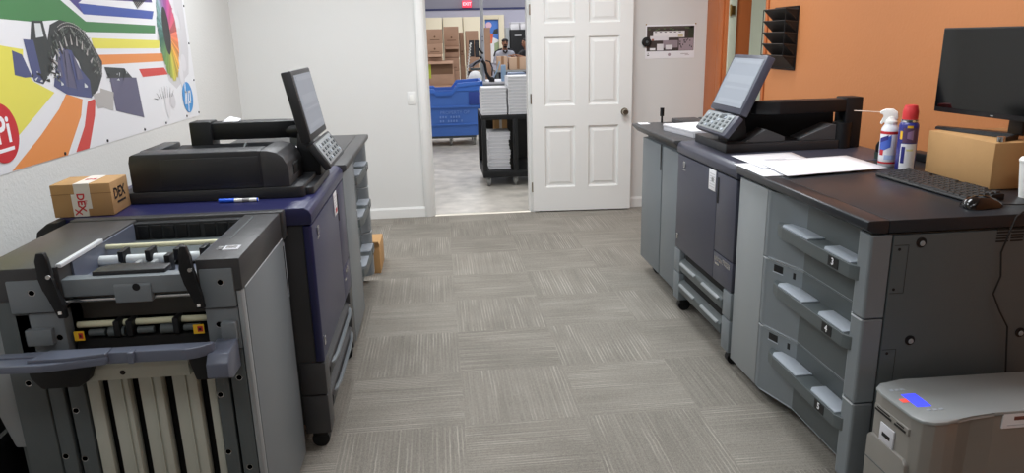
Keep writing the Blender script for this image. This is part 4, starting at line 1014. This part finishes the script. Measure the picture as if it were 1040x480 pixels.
for x in (-1.2, -.65):
    for y in (2.12, 2.55): MB().cyl((x, y, 0), (x, y, .047), .022, n=16).build('foot', BLACK, t)

# ---------------------------------------------------------------- loose things on and around the left machines
t = T('cardboard_box', 'small brown parcel with white tape and red letters on left press', 'box', (-1.272, 2.752, 1.001))
bxf = Matrix.Translation((-1.275, 2.748, 1.0015)) @ Matrix.Rotation(math.radians(3), 4, 'Z')
w = MB(bxf); w.use(CARD).box(-.108, .092, -.085, .085, 0, .118, .003)
w.use(M('brown_shadow_seam', (128, 96, 62), .8)).box(-.109, .093, -.0862, -.085, .082, .0835)  # thin darker brown seam line across the front
tm = w; tm.build('carton', None, t)
w = MB(bxf); w.use(TAPE)
w.box(-.030, .022, -.0866, -.0845, .028, .1185); w.box(-.042, .008, -.0872, -.0845, 0.001, .082); w.box(-.030, .022, -.0866, .086, .1175, .1192); tp_ = w.build('tape', None, t)
w = MB(); w.use(RED)
w.text('DEX', (-.012, -.0876, .052), (0, 0, -1), (1, 0, 0), .034, .0003, bold=.001); w.text('Fra', (.004, -.0876, .052), (0, 0, -1), (1, 0, 0), .012, .0003)
w.text('X', (-.026, -.0876, .018), (0, 0, -1), (1, 0, 0), .03, .0003, bold=.001); w.text('DE', (0, .0, .1196), (1, 0, 0), (0, 1, 0), .03, .0003, bold=.001)
w.xf = bxf; w.build('lettering', None, tp_)
w = MB(); w.text('DEX', (.0925, -.01, .07), (0, 1, 0), (0, 0, 1), .055, .0004, bold=.001); w.box(.0922, .0932, -.04, .04, .035, .042); w.xf = bxf; w.build('side_lettering', INK, t)

t = T('marker_pen', 'blue-capped white marker pen lying in front of the document feeder', 'pen', (-.78, 2.81, 1.0))
a, b = Vector((-.853, 2.806, 1.0085)), Vector((-.705, 2.798, 1.0085)); mid = a.lerp(b, .4)
MB().cyl(a, mid, .0078, n=16, bev=.001).build('cap', M('marker_blue', (40, 96, 226), .35), t)
w = MB(); w.use(FOAM).cyl(mid, b, .0072, n=16); w.use(M('grey_print', (150, 150, 152), .6)).cyl(a.lerp(b, .6), a.lerp(b, .78), .0074, n=16); w.use(M('marker_blue', (40, 96, 226), .35)).cyl(a.lerp(b, .97), b, .0075, n=16); w.build('barrel', None, t)
t = tag(MB().solid([[(-.93, 3.24, 1.263), (-.86, 3.235, 1.263), (-.86, 3.29, 1.263), (-.92, 3.29, 1.263)], [(-.925, 3.24, 1.266), (-.86, 3.235, 1.265), (-.86, 3.29, 1.270), (-.905, 3.29, 1.282)]]).build('paper_slip', PAPER, base=(-.9, 3.26, 1.262)), 'small white paper slip sticking up from the left feeder arm', 'paper')
t = T('paper_stack', 'white paper and cream pad lying behind the left touchscreen', 'papers', (-.80, 3.85, 1.0))
w = MB(); w.box(-.90, -.70, 3.72, 3.98, 1.0005, 1.03, .002).build('pad', M('cream_pad', (226, 218, 200), .7), t)
MB().box(-.88, -.69, 3.71, 3.96, 1.031, 1.062, .002).build('sheets', PAPER, t)
t = T('cardboard_box', 'brown carton on the carpet behind the far left paper feeder', 'box', (-.62, 5.05, 0))
w = MB(); w.box(-.80, -.462, 4.95, 5.29, 0, .20, .004).build('carton', CARDP, t)
w = MB(); w.hexa([(-.80, 4.952, .198), (-.462, 4.952, .198), (-.462, 4.96, .202), (-.80, 4.96, .202)], [(-.80, 4.90, .24), (-.462, 4.90, .24), (-.462, 4.905, .245), (-.80, 4.905, .245)]).build('flap', CARDP, t)
# ---------------------------------------------------------------- right-hand machines
xfR = Matrix.Translation((1.34, 3.13, 0))
pr_ = press(xfR, (1.75, 3.55, 0), 'slate grey digital press with tilted touchscreen and black feeder along orange wall', SLATE, SLATE, GREY, GREYD, .85, .82,
            dict(ay0=.37, ay1=.80, ax1=.785, nx=.22, py0=.28, py1=.68, xb=.11, zb=1.197, xt=.235, zt=1.474, xk=.03, zk=1.098), 'bizhub PRESS', False)
xfF = Matrix.Translation((1.345, 2.092, 0))
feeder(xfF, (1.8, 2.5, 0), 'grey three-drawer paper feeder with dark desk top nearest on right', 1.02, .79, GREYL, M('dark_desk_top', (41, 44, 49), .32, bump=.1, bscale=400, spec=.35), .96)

# far finisher with two plain doors
t = T('finisher_cabinet', 'tall grey two-door finisher unit at the far end of right machines', 'finisher', (1.75, 4.4, 0))
MB().box(1.385, 2.15, 3.995, 4.74, .08, .945, .006).build('body', GREYD, t)
for y0, y1, k in ((4.315, 4.745, 0), (3.995, 4.305, 1)):
    w = MB(); w.prism('z', [(1.352, y0), (1.386, y0), (1.386, y1), (1.36, y1), (1.352, y1 - .008)], .10, .925, .004); d_ = w.build('door', GREY, t)
    if k == 0: MB().box(1.349, 1.354, y0 + .004, y0 + .020, .77, .93, .001).build('grip_slot', VOID, d_)
w = MB(); w.prism('y', [(1.36, .945), (1.318, .985), (1.318, .995), (1.325, 1.0), (2.15, 1.0), (2.15, .945)], 3.99, 4.90, .004); tc_ = w.build('top_cover', CHARB, t)
MB().box(1.35, 1.42, 4.80, 4.88, .9995, 1.0015).build('label_sticker', PAPER, tc_)
for k in range(3):
    w = MB(); w.box(1.58 + .19 * k, 1.75 + .19 * k, 4.55, 4.86, 1.0, 1.03, .006); w.build('paper_guide', CHAR, tc_)
w = MB(); w.tube([(1.515, 4.86, 1.0), (1.515, 4.86, 1.05)], .007, 8).tube([(1.515, 4.86, 1.045), (1.515, 4.86, 1.10)], .014, 10); w.build('adjuster', BLACK, t)
for y in (4.1, 4.62):
    for x in (1.45, 2.05): MB().cyl((x, y - .015, .04), (x, y + .015, .04), .04, n=16).build('caster', BLACK, t)

# copy paper beside the right touchscreen
t = T('paper_ream', 'thick stack of white copy paper beside the right touchscreen', 'paper', (1.52, 4.28, 1.0))
rx = Matrix.Translation((1.565, 4.27, 1.001)) @ Matrix.Rotation(math.radians(8), 4, 'Z')
MB(rx).box(-.14, .14, -.20, .20, 0, .028, .001).build('sheets', PAPERE, t)
MB(rx).box(-.143, .137, -.198, .203, .0285, .040, .001).build('top_sheets', PAPER, t)

# loose sheets across the desk
def sheet(pts, z, label, curl=0.0):
    w = MB(); n = 8
    a, b, c, d = [Vector((p[0], p[1], 0)) for p in pts]
    top = []
    for i in range(n + 1):
        row = []
        for j in range(n + 1):
            u, v = i / n, j / n
            p = a.lerp(b, u).lerp(d.lerp(c, u), v)
            row.append(w.bm.verts.new((p.x, p.y, z + curl * (abs(u - .5) * 2) ** 3 + .0006 * math.sin(5 * u + 3 * v) + .0006)))
        top.append(row)
    for i in range(n):
        for j in range(n): w._face([top[i][j], top[i + 1][j], top[i + 1][j + 1], top[i][j + 1]])
    o = w.build('paper_sheet', PAPER, base=(a.x, a.y, z))
    m = o.modifiers.new('thickness', 'SOLIDIFY'); m.thickness = .0006
    return tag(o, label, 'paper', 'loose printed sheets on the desk')
s_ = sheet([(1.333, 3.172), (1.33, 2.85), (1.72, 2.86), (1.74, 3.19)], 1.0015, 'white sheet lowest of the loose sheets, overhanging the desk edge by the press')
s1 = sheet([(1.395, 3.36), (1.40, 3.00), (1.70, 3.02), (1.715, 3.39)], 1.0055, 'white sheet furthest back, its edge against the black feeder', .002)
w = MB(); w.box(1.50, 1.60, 3.20, 3.24, 1.0072, 1.0076); w.build('printed_line', M('pale_grey_ink', (196, 196, 204), .7), s1, base=(1.395, 3.375, 1.0055))
sheet([(1.403, 2.79), (1.895, 2.88), (1.90, 3.215), (1.44, 3.17)], 1.0095, 'wide white sheet on top, reaching towards the spray cans', .001)

# spray cans
def can(c, body_r, h, label):
    return T('spray_can', label, 'spray can', c)
c = (1.955, 2.985, 1.001)
t = T('spray_can', 'white and blue air duster can with white trigger and red straw tip', 'spray can', c)
w = MB(); w.use(CANW).lathe(c, [(0, .0), (.034, 0), (.036, .004), (.036, .155), (.034, .165), (.026, .178), (.024, .184), (0, .184)], 32)
w.build('can', None, t)
def wrap(mb, mat, c, r, a0, a1, z0, z1, n=14, z0b=None, z1b=None):
    mb.use(mat)
    for i in range(n):
        p, q = i / n, (i + 1) / n
        f = lambda s: math.radians(a0 + (a1 - a0) * s)
        la, lb = (z0 + ((z0b if z0b is not None else z0) - z0) * s for s in (p, q))
        ha, hb = (z1 + ((z1b if z1b is not None else z1) - z1) * s for s in (p, q))
        P = lambda s, z: (c[0] + r * math.cos(f(s)), c[1] + r * math.sin(f(s)), c[2] + z)
        mb.face([P(p, la), P(q, lb), P(q, hb), P(p, ha)])
w = MB(); wrap(w, RED, c, .0364, 0, 360, .012, .020, 32); wrap(w, RED, c, .0364, 0, 360, .140, .152, 32)
wrap(w, CANBL, c, .0365, 170, 250, .055, .10, 14, .085, .138); wrap(w, CANB, c, .0366, 170, 232, .10, .12, 12, .118, .137); wrap(w, RED, c, .0367, 176, 206, .048, .072)
wrap(w, M('pale_blue_print', (170, 190, 226), .4), c, .0365, 215, 285, .03, .05)
w.build('printed_label', None, t)
w = MB(Matrix.Translation((c[0], c[1], c[2] + .184)) @ Matrix.Rotation(math.radians(146), 4, 'Z'))
w.lathe((0, 0, 0), [(.026, 0), (.026, .01), (.018, .02), (.016, .03), (0, .03)], 20)
w.prism('y', [(-.026, .022), (-.022, .05), (-.004, .062), (.024, .062), (.046, .052), (.046, .040), (.030, .040), (.028, .030), (.044, .002), (.037, -.006), (.018, .018), (-.02, .014)], -.012, .012, .004)
w.build('trigger_nozzle', FOAM, t)
MB().tube([(c[0] - .03, c[1] + .022, 1.232), (1.83, 3.07, 1.236)], .0018, 6).build('straw', M('clear_straw', (236, 214, 196), .3), t)
c = (1.972, 2.885, 1.001)
t = T('spray_can', 'dark blue spray can with red cap and yellow shield beside the air duster', 'spray can', c)
w = MB(); w.use(CANB).lathe(c, [(0, 0), (.036, 0), (.038, .004), (.038, .188), (.034, .197), (.024, .205), (0, .205)], 32); w.build('can', None, t)
w = MB(); wrap(w, CANW, c, .0384, 200, 300, .004, .112); wrap(w, PURP, c, .0384, 206, 296, .116, .178)
w.use(YELLOWL); wrap(w, YELLOWL, c, .0386, 186, 204, .13, .165); wrap(w, YELLOWL, c, .0386, 228, 262, .178, .188); wrap(w, M('pale_yellow_print', (222, 220, 160), .4), c, .0387, 235, 275, .082, .09); wrap(w, CANB, c, .0387, 206, 228, .03, .10)
wrap(w, M('mauve_print', (150, 120, 160), .4), c, .0388, 232, 268, .135, .16, 10, .128, .17)
w.build('printed_label', None, t)
w = MB(); w.use(STEEL).lathe((c[0], c[1], c[2] + .200), [(.031, 0), (.033, .004), (.033, .012), (0, .012)], 28); w.build('rim', None, t)
w = MB(); w.lathe((c[0], c[1], c[2] + .21), [(.030, 0), (.031, .035), (.027, .048), (.024, .060), (0, .063)], 28); w.build('cap', REDCAP, t)

# small dark jar and power strip behind the cans
t = T('small_jar', 'small dark round jar with green base behind the air duster', 'jar', (2.05, 3.16, 1.0))
MB().lathe((2.05, 3.16, 1.001), [(0, 0), (.038, 0), (.038, .03), (0, .03)], 24).build('base', M('dark_green', (56, 72, 66), .4), t)
MB().lathe((2.05, 3.16, 1.031), [(.0, 0), (.036, 0), (.036, .03), (.028, .046), (.012, .05), (0, .05)], 24).build('lid', BLACK, t)
t = T('power_strip', 'black power strip with small blue light behind the cardboard box', 'power strip', (2.2, 3.0, 1.0))
MB().box(2.14, 2.20, 2.90, 3.12, 1.001, 1.04, .006).build('housing', BLACK, t)
MB().box(2.136, 2.141, 2.93, 2.955, 1.012, 1.03, .002).build('blue_switch', M('blue_led', (40, 70, 230), .4, emit=.8), t)
MB().tube([(2.17, 3.10, 1.02), (2.2, 3.25, 1.012), (2.20, 3.36, 1.012), (2.26, 3.45, 1.02), (2.28, 3.5, 1.0)], .004, 8).build('power_cord', RUBBER, t)

# keyboard
kx = Matrix.Translation((1.85, 2.515, 1.001)) @ Matrix.Rotation(math.radians(1.5), 4, 'Z')
t = T('keyboard', 'black computer keyboard in front of the cardboard box', 'keyboard', (1.828, 2.52, 1.001))
w = MB(kx); w.prism('y', [(-.072, 0), (.072, 0), (.072, .022), (.06, .024), (-.066, .012), (-.074, .006)], -.255, .255, .003); kb = w.build('case', BLACK, t)
KEYM = M('black_keys', (34, 34, 36), .45)
for r in range(6):
    xk_ = .056 - r * .0222; zk_ = .0225 - r * .0024
    y = -.245; row = []
    unit = .0225
    n = 0
    while y < .24 and n < 17:
        wd = .0288 if r != 5 else (.036, .030, .030, .15, .030, .030, .036, .0288, .0288, .0288, .058, .0288, .03)[min(n, 12)]
        wd = min(wd, .250 - y)
        if not (r == 0 and n in (1, 6, 11)):
            w = MB(kx)
            w.hexa([(xk_ - .009, y + .001, zk_), (xk_ + .009, y + .001, zk_ + .002), (xk_ + .009, y + wd - .001, zk_ + .002), (xk_ - .009, y + wd - .001, zk_)],
                   [(xk_ - .0065, y + .003, zk_ + .006), (xk_ + .0075, y + .003, zk_ + .008), (xk_ + .0075, y + wd - .003, zk_ + .008), (xk_ - .0065, y + wd - .003, zk_ + .006)])
            w.build('key', KEYM, kb)
        y += wd; n += 1
# mouse
t = T('computer_mouse', 'shiny black computer mouse at the desk corner', 'mouse', (1.80, 2.165, 1.0))
mx = Matrix.Translation((1.785, 2.185, 1.0015)) @ Matrix.Rotation(math.radians(6), 4, 'Z') @ Matrix.Diagonal((1.15, 1.15, 1.1, 1))
w = MB(mx); rings = []
for x, hw, hh in ((-.060, .012, .010), (-.056, .022, .020), (-.045, .028, .030), (-.02, .031, .037), (.01, .030, .036), (.035, .028, .027), (.052, .022, .016), (.060, .012, .008)):
    rings.append([(x, hw * math.cos(a), max(0, hh * math.sin(a)) if math.sin(a) > 0 else 0.0) for a in [2 * PI * i / 20 for i in range(20)]])
for r_ in rings:
    for i, p in enumerate(r_):
        if i > 10: r_[i] = (p[0], p[1], 0.0)
w.solid(rings); w.build('shell', GLOSSB, t, angle=60)
w = MB(mx); w.cyl((.032, -.003, .029), (.032, .003, .029), .007, n=14); w.build('scroll_wheel', RUBBER, t)
MB(mx).tube([(.060, 0, .005), (.10, -.02, .004), (.16, -.03, .004), (.24, -.01, .004), (.30, .05, .004)], .0022, 8).build('cable', RUBBER, t)

# box with the monitor on it
t = T('cardboard_box', 'plain brown cardboard box on the desk with the monitor standing on it', 'box', (2.2, 2.62, 1.001))
q = math.radians(-5)
bx_ = Matrix.Translation((2.173, 2.614, 1.0015)) @ Matrix.Rotation(math.radians(-2.3), 4, 'Z')
MB(bx_).box(-.165, .155, -.195, .195, 0, .172, .003).build('carton', CARDP, t)
w = MB(bx_); w.box(-.03, .03, -.196, .196, .1715, .1728); w.box(-.03, .03, -.1962, -.1945, .12, .1725); w.build('packing_tape', M('clear_brown_tape', (196, 154, 100), .3), t)
t = T('monitor', 'black flat monitor standing on the cardboard box by orange wall', 'monitor', (2.16, 2.62, 1.175))
mm0 = Matrix.Translation((0, -.13, 0)); mm = Matrix.Translation((2.07, 2.62, 1.175)) @ Matrix.Rotation(math.radians(4), 4, 'Z')
w = MB(mm); w.box(0, .035, -.37, .238, .072, .405, .004); bz = w.build('bezel', BLACK, t)
w = MB(mm); w.box(-.0012, .002, -.364, .232, .092, .399); w.build('screen', M('monitor_glass', (9, 10, 11), .08, spec=.6), bz)
w = MB(mm); w.box(-.0016, 0, -.073, -.057, .079, .083); w.build('maker_mark', STEEL, bz)
w = MB(mm); w.box(.03, .075, -.23, .09, .13, .33, .015); w.build('rear_housing', BLACK, bz)
w = MB(mm @ mm0); w.solid([[(.045, -.035, .015), (.085, -.035, .015), (.085, .035, .015), (.045, .035, .015)], [(.04, -.028, .14), (.075, -.028, .14), (.075, .028, .14), (.04, .028, .14)]], .006); w.build('neck', BLACK, t)
w = MB(mm @ mm0)
for e in ((.02, .36), (-.045, -.04)):
    w.hexa([(.045, -.02, 0.0), (.085, .02, 0.0), (e[0] + .02, e[1] + .012, 0.0), (e[0] - .02, e[1] - .012, 0.0)], [(.05, -.018, .02), (.08, .018, .02), (e[0] + .015, e[1] + .01, .010), (e[0] - .015, e[1] - .01, .010)])
w.build('foot', BLACK, t)
MB(mm @ mm0).cyl((-.045, -.04, .0), (-.045, -.04, .018), .014, n=14).build('foot_tip', STEEL, t)
# cup
t = T('foam_cup', 'white foam cup with lid standing right of the cardboard box', 'cup', (2.115, 2.235, 1.001))
c = (2.04, 2.285, 1.001)
MB().lathe(c, [(0, 0), (.031, 0), (.043, .118), (.043, .124), (0, .124)], 32).build('cup', FOAM, t)
MB().lathe((c[0], c[1], c[2] + .1245), [(.0, 0), (.045, 0), (.046, .006), (.042, .014), (.036, .018), (0, .016)], 32).build('lid', FOAM, t)
# cord hanging down over the feeder's end
t = tag(MB().tube([(1.92, 2.10, 1.006), (1.85, 2.085, 1.005), (1.81, 2.062, .995), (1.79, 2.056, .95), (1.775, 2.06, .88), (1.785, 2.058, .80), (1.77, 2.06, .74), (1.80, 2.058, .68), (1.84, 2.06, .62), (1.86, 2.05, .4), (1.9, 2.05, .03)], .0028, 8).build('hanging_wire', RUBBER, base=(1.8, 2.07, .03)), 'thin black cord hanging down the feeder end beside the vent slots', 'cord')

# silver box machine on the floor, lower right
t = T('print_controller', 'silver rounded box machine with blue lit display on floor at lower right', 'printer', (1.7, 1.87, 0))
zt = .478
out = []
x0, x1, y0, y1 = 1.345, 1.98, 1.755, 2.02
# plan outline: bulging control nose at the aisle end, slimmer body behind
out = [(1.352, 1.98), (1.345, 1.94), (1.350, 1.80), (1.362, 1.768), (1.392, 1.752), (1.43, 1.752), (1.47, 1.762), (1.52, 1.778), (1.60, 1.782), (1.95, 1.78), (1.98, 1.80), (1.985, 1.99), (1.97, 2.015), (1.46, 2.018), (1.38, 2.005)]
w = MB(); w.prism('z', out, .02, zt - .012, .004); w.build('body', SILVER, t)
top = [(x + (.004 if x > 1.6 else -.004), y + (.0 if y > 1.9 else -.004)) for x, y in out]
w = MB(); w.prism('z', top, zt - .012, zt, .005); tp_ = w.build('top_cover', SILVERT, t)
lx = Matrix.Translation((1.475, 1.885, zt)) @ Matrix.Rotation(math.radians(0), 4, 'Z')
w = MB(lx); w.box(-.082, -.036, -.044, .036, -.0005, .001); w.build('display', LCDB, tp_)
w = MB(); w.box(1.368, 1.390, 1.872, 1.893, zt - .0005, zt + .002, .001); w.build('red_key', LEDR, tp_)
for k in range(3):
    MB().box(1.375 + .018 * k, 1.386 + .018 * k, 1.945, 1.955, zt - .0005, zt + .0015, .0005).build('button', PAD, tp_); MB().box(1.41 + .02 * k, 1.422 + .02 * k, 1.815, 1.825, zt - .0005, zt + .0015, .0005).build('button', PAD, tp_)
w = MB(); w.prism('x', [(1.80, .405), (1.97, .405), (1.97, .43), (1.80, .43)], 1.3435, 1.36, .002); w.build('card_slot_panel', SILVER, t)
for a, b in ((1.88, 1.965), (1.81, 1.865)):
    MB().box(1.3425, 1.346, a, b, .41, .417).build('card_slot', VOID, t); MB().box(1.3425, 1.346, a + .01, b - .01, .421, .425).build('card_slot', VOID, t)
w = MB(); w.box(1.342, 1.348, 1.86, 1.93, .32, .385, .002); pt = w.build('port_plate', PAPERE, t); MB().box(1.3405, 1.343, 1.875, 1.915, .345, .358, .001).build('port', VOID, pt)
w = MB(); w.prism('x', [(1.79, .04), (1.985, .04), (1.985, .31), (1.97, .325), (1.805, .325), (1.79, .31)], 1.338, 1.36, .004); w.build('side_door', SILVER, t)
w = MB(); w.box(1.3365, 1.34, 1.795, 1.98, .235, .238); w.build('seam', GREYD, t)
w = MB(); w.use(PAPER).box(1.625, 1.75, 1.7775, 1.782, .422, .470).use(M('brown_print', (120, 70, 60), .6)).box(1.66, 1.72, 1.7768, 1.778, .448, .460).use(PAPERE).box(1.64, 1.73, 1.7768, 1.778, .430, .434); w.build('rating_label', None, t)
for x in (1.40, 1.93):
    for y in (1.80, 1.98): MB().cyl((x, y, 0), (x, y, .022), .016, n=14).build('foot', RUBBER, t)

# ---------------------------------------------------------------- things on the far and right walls
t = T('site_poster', 'site photograph poster of a white-roofed building on the wall right of the door', 'poster', (2.11, YW, 1.375))
py = YW - .0015
w = MB(); w.use(PAPER).box(1.888, 2.348, py - .001, py + .001, 1.372, 1.668)
K = lambda m, n=.5: M('poster_' + n if isinstance(n, str) else n, m, .5)
def pr2(c, n, a, b, e, f, lay): w.use(M('aerial_' + n, c, .5)).box(a, b, py - .001 - .0002 * lay, py - .0008, e, f)
pr2((66, 58, 56), 'dark', 1.90, 2.338, 1.437, 1.655, 1)
pr2((236, 234, 236), 'roof', 1.958, 2.25, 1.555, 1.612, 2); pr2((228, 226, 230), 'roof2', 1.93, 2.10, 1.53, 1.57, 3); pr2((210, 200, 168), 'tan', 2.19, 2.235, 1.558, 1.582, 4)
pr2((166, 152, 160), 'lot', 2.20, 2.335, 1.44, 1.545, 2); pr2((152, 140, 148), 'lot2', 2.05, 2.19, 1.465, 1.53, 2)
pr2((224, 222, 226), 'shed', 1.995, 2.055, 1.442, 1.50, 4); pr2((226, 224, 226), 'shed2', 2.075, 2.14, 1.45, 1.49, 4); pr2((236, 236, 238), 'shed3', 1.93, 1.98, 1.445, 1.465, 4)
pr2((54, 62, 50), 'trees', 2.285, 2.335, 1.55, 1.65, 3); pr2((84, 76, 70), 'road', 1.905, 2.33, 1.635, 1.65, 3); pr2((170, 112, 96), 'red_roof', 1.945, 1.965, 1.53, 1.545, 5)
for k in range(16):
    a = 2.20 + random.random() * .12; e = 1.45 + random.random() * .08; pr2((60, 54, 60), 'cars', a, a + .008, e, e + .014, 5)
for k in range(9):
    a = 1.91 + random.random() * .38; e = 1.61 + random.random() * .03; pr2((90, 104, 76), 'bushes', a, a + .02, e, e + .012, 5)
for k in range(6):
    a = 1.97 + k * .045; pr2((70, 64, 66), 'ducts', a, a + .022, 1.60, 1.606, 6)
w.use(INK).box(1.905, 1.925, py - .0016, py - .0008, 1.398, 1.406); w.box(1.912, 1.918, py - .0016, py - .0008, 1.415, 1.424)
w.use(M('aerial_lot', (166, 152, 160), .5)).lathe((2.112, py - .0012, 1.405), [(0, 0), (.014, 0), (.014, -.0004), (0, -.0004)], 16, 'y').box(2.22, 2.29, py - .0016, py - .0008, 1.408, 1.413); w.box(2.26, 2.30, py - .0016, py - .0008, 1.397, 1.401)
w.build('print', None, t)
for x in (1.892, 2.35):
    MB().lathe((x, YW, 1.672), [(0, -.006), (.006, -.005), (.006, 0)], 12, 'y').build('pin', BRASS, t)
t = T('wall_bumper', 'round black knob-like disc at left edge of the site poster', 'disc', (1.895, YW, 1.52))
MB().lathe((1.895, YW - .002, 1.52), [(0, -.03), (.028, -.03), (.042, -.018), (.042, -.004), (.03, 0), (0, 0)], 28, 'y').build('disc', RUBBER, t)
MB().lathe((1.895, YW - .032, 1.52), [(0, -.006), (.010, -.005), (.012, 0)], 16, 'y').build('hub', GREYD, t)

# wire wall file with five pockets
t = T('wall_file', 'black wire mesh file holder with five pockets on orange wall', 'file holder', (XR, 5.05, 1.33))
ya, yb = 4.90, 5.25
w = MB(); w.box(XR - .006, XR, ya, yb, 1.33, 1.74, .001); w.build('back_panel', MESHM, t)
w = MB()
for y in (ya, yb): w.tube([(XR - .006, y, 1.325), (XR - .006, y, 1.745)], .004, 6)
for y in (ya + .003, yb - .003): w.tube([(XR - .095, y, 1.42), (XR - .095, y, 1.735)], .003, 6)
for z in (1.325, 1.745): w.tube([(XR - .006, ya, z), (XR - .006, yb, z)], .004, 6)
w.build('frame', BLACK, t)
for k in range(5):
    z0 = 1.34 + .078 * k; z1 = z0 + .082; xo = XR - .095
    w = MB()
    w.hexa([(XR - .012, ya + .004, z0), (XR - .012, yb - .004, z0), (XR - .014, yb - .004, z0), (XR - .014, ya + .004, z0)], [(xo, ya + .004, z1), (xo, yb - .004, z1), (xo - .002, yb - .004, z1), (xo - .002, ya + .004, z1)])
    for y in (ya + .004, yb - .006): w.prism('y', [(XR - .008, z0), (xo, z1), (XR - .008, z1 - .012)], y, y + .0015)
    p_ = w.build('pocket', MESHM, t)
    w = MB(); w.tube([(XR - .006, ya, z1 - .012), (xo, ya + .002, z1), (xo, yb - .002, z1), (XR - .006, yb, z1 - .012)], .0035, 6); w.build('rim_wire', M('grey_wire', (70, 66, 64), .4, .5), p_)

# ---------------------------------------------------------------- light
def area(name, loc, sx, sy, power, col=(1, 1, 1), rot=(0, 0, 0)):
    l = bpy.data.lights.new(name, 'AREA'); l.shape = 'RECTANGLE'; l.size = sx; l.size_y = sy; l.energy = power; l.color = col
    o = bpy.data.objects.new(name, l); COL.objects.link(o); o.location = loc; o.rotation_euler = rot
    return o
LC = (.93, .97, 1.0)
for i, (x, y, p) in enumerate(((-.75, .5, 13), (1.2, .5, 11), (-.75, 2.9, 34), (1.2, 2.9, 34), (-.75, 5.1, 38), (1.2, 5.1, 38))):
    area('ceiling_light', (x, y, CZ - .02), 1.2, .6, p, LC)
for x, y, p in ((-2, 9, 110), (2.2, 9, 110), (0.3, 13.5, 150), (4, 14, 150), (-3, 16, 150), (1, 18.5, 180), (4, 20, 120)):
    area('warehouse_light', (x, y, 4.15), 1.4, 1.2, p * .62, (.97, .98, 1.0))
area('next_room_light', (3.4, 7, CZ - .02), .6, 1.2, 40, LC)
wd = bpy.data.worlds.new('world'); S.world = wd; wd.use_nodes = True
wd.node_tree.nodes['Background'].inputs['Color'].default_value = (.8, .85, .9, 1); wd.node_tree.nodes['Background'].inputs['Strength'].default_value = .06
S.view_settings.view_transform = 'Standard'; S.view_settings.look = 'None'; S.view_settings.gamma = 1; S.view_settings.use_curve_mapping = False
S.view_settings.exposure = -0.1
S.cycles.max_bounces = 8; S.cycles.diffuse_bounces = 5; S.cycles.use_denoising = True
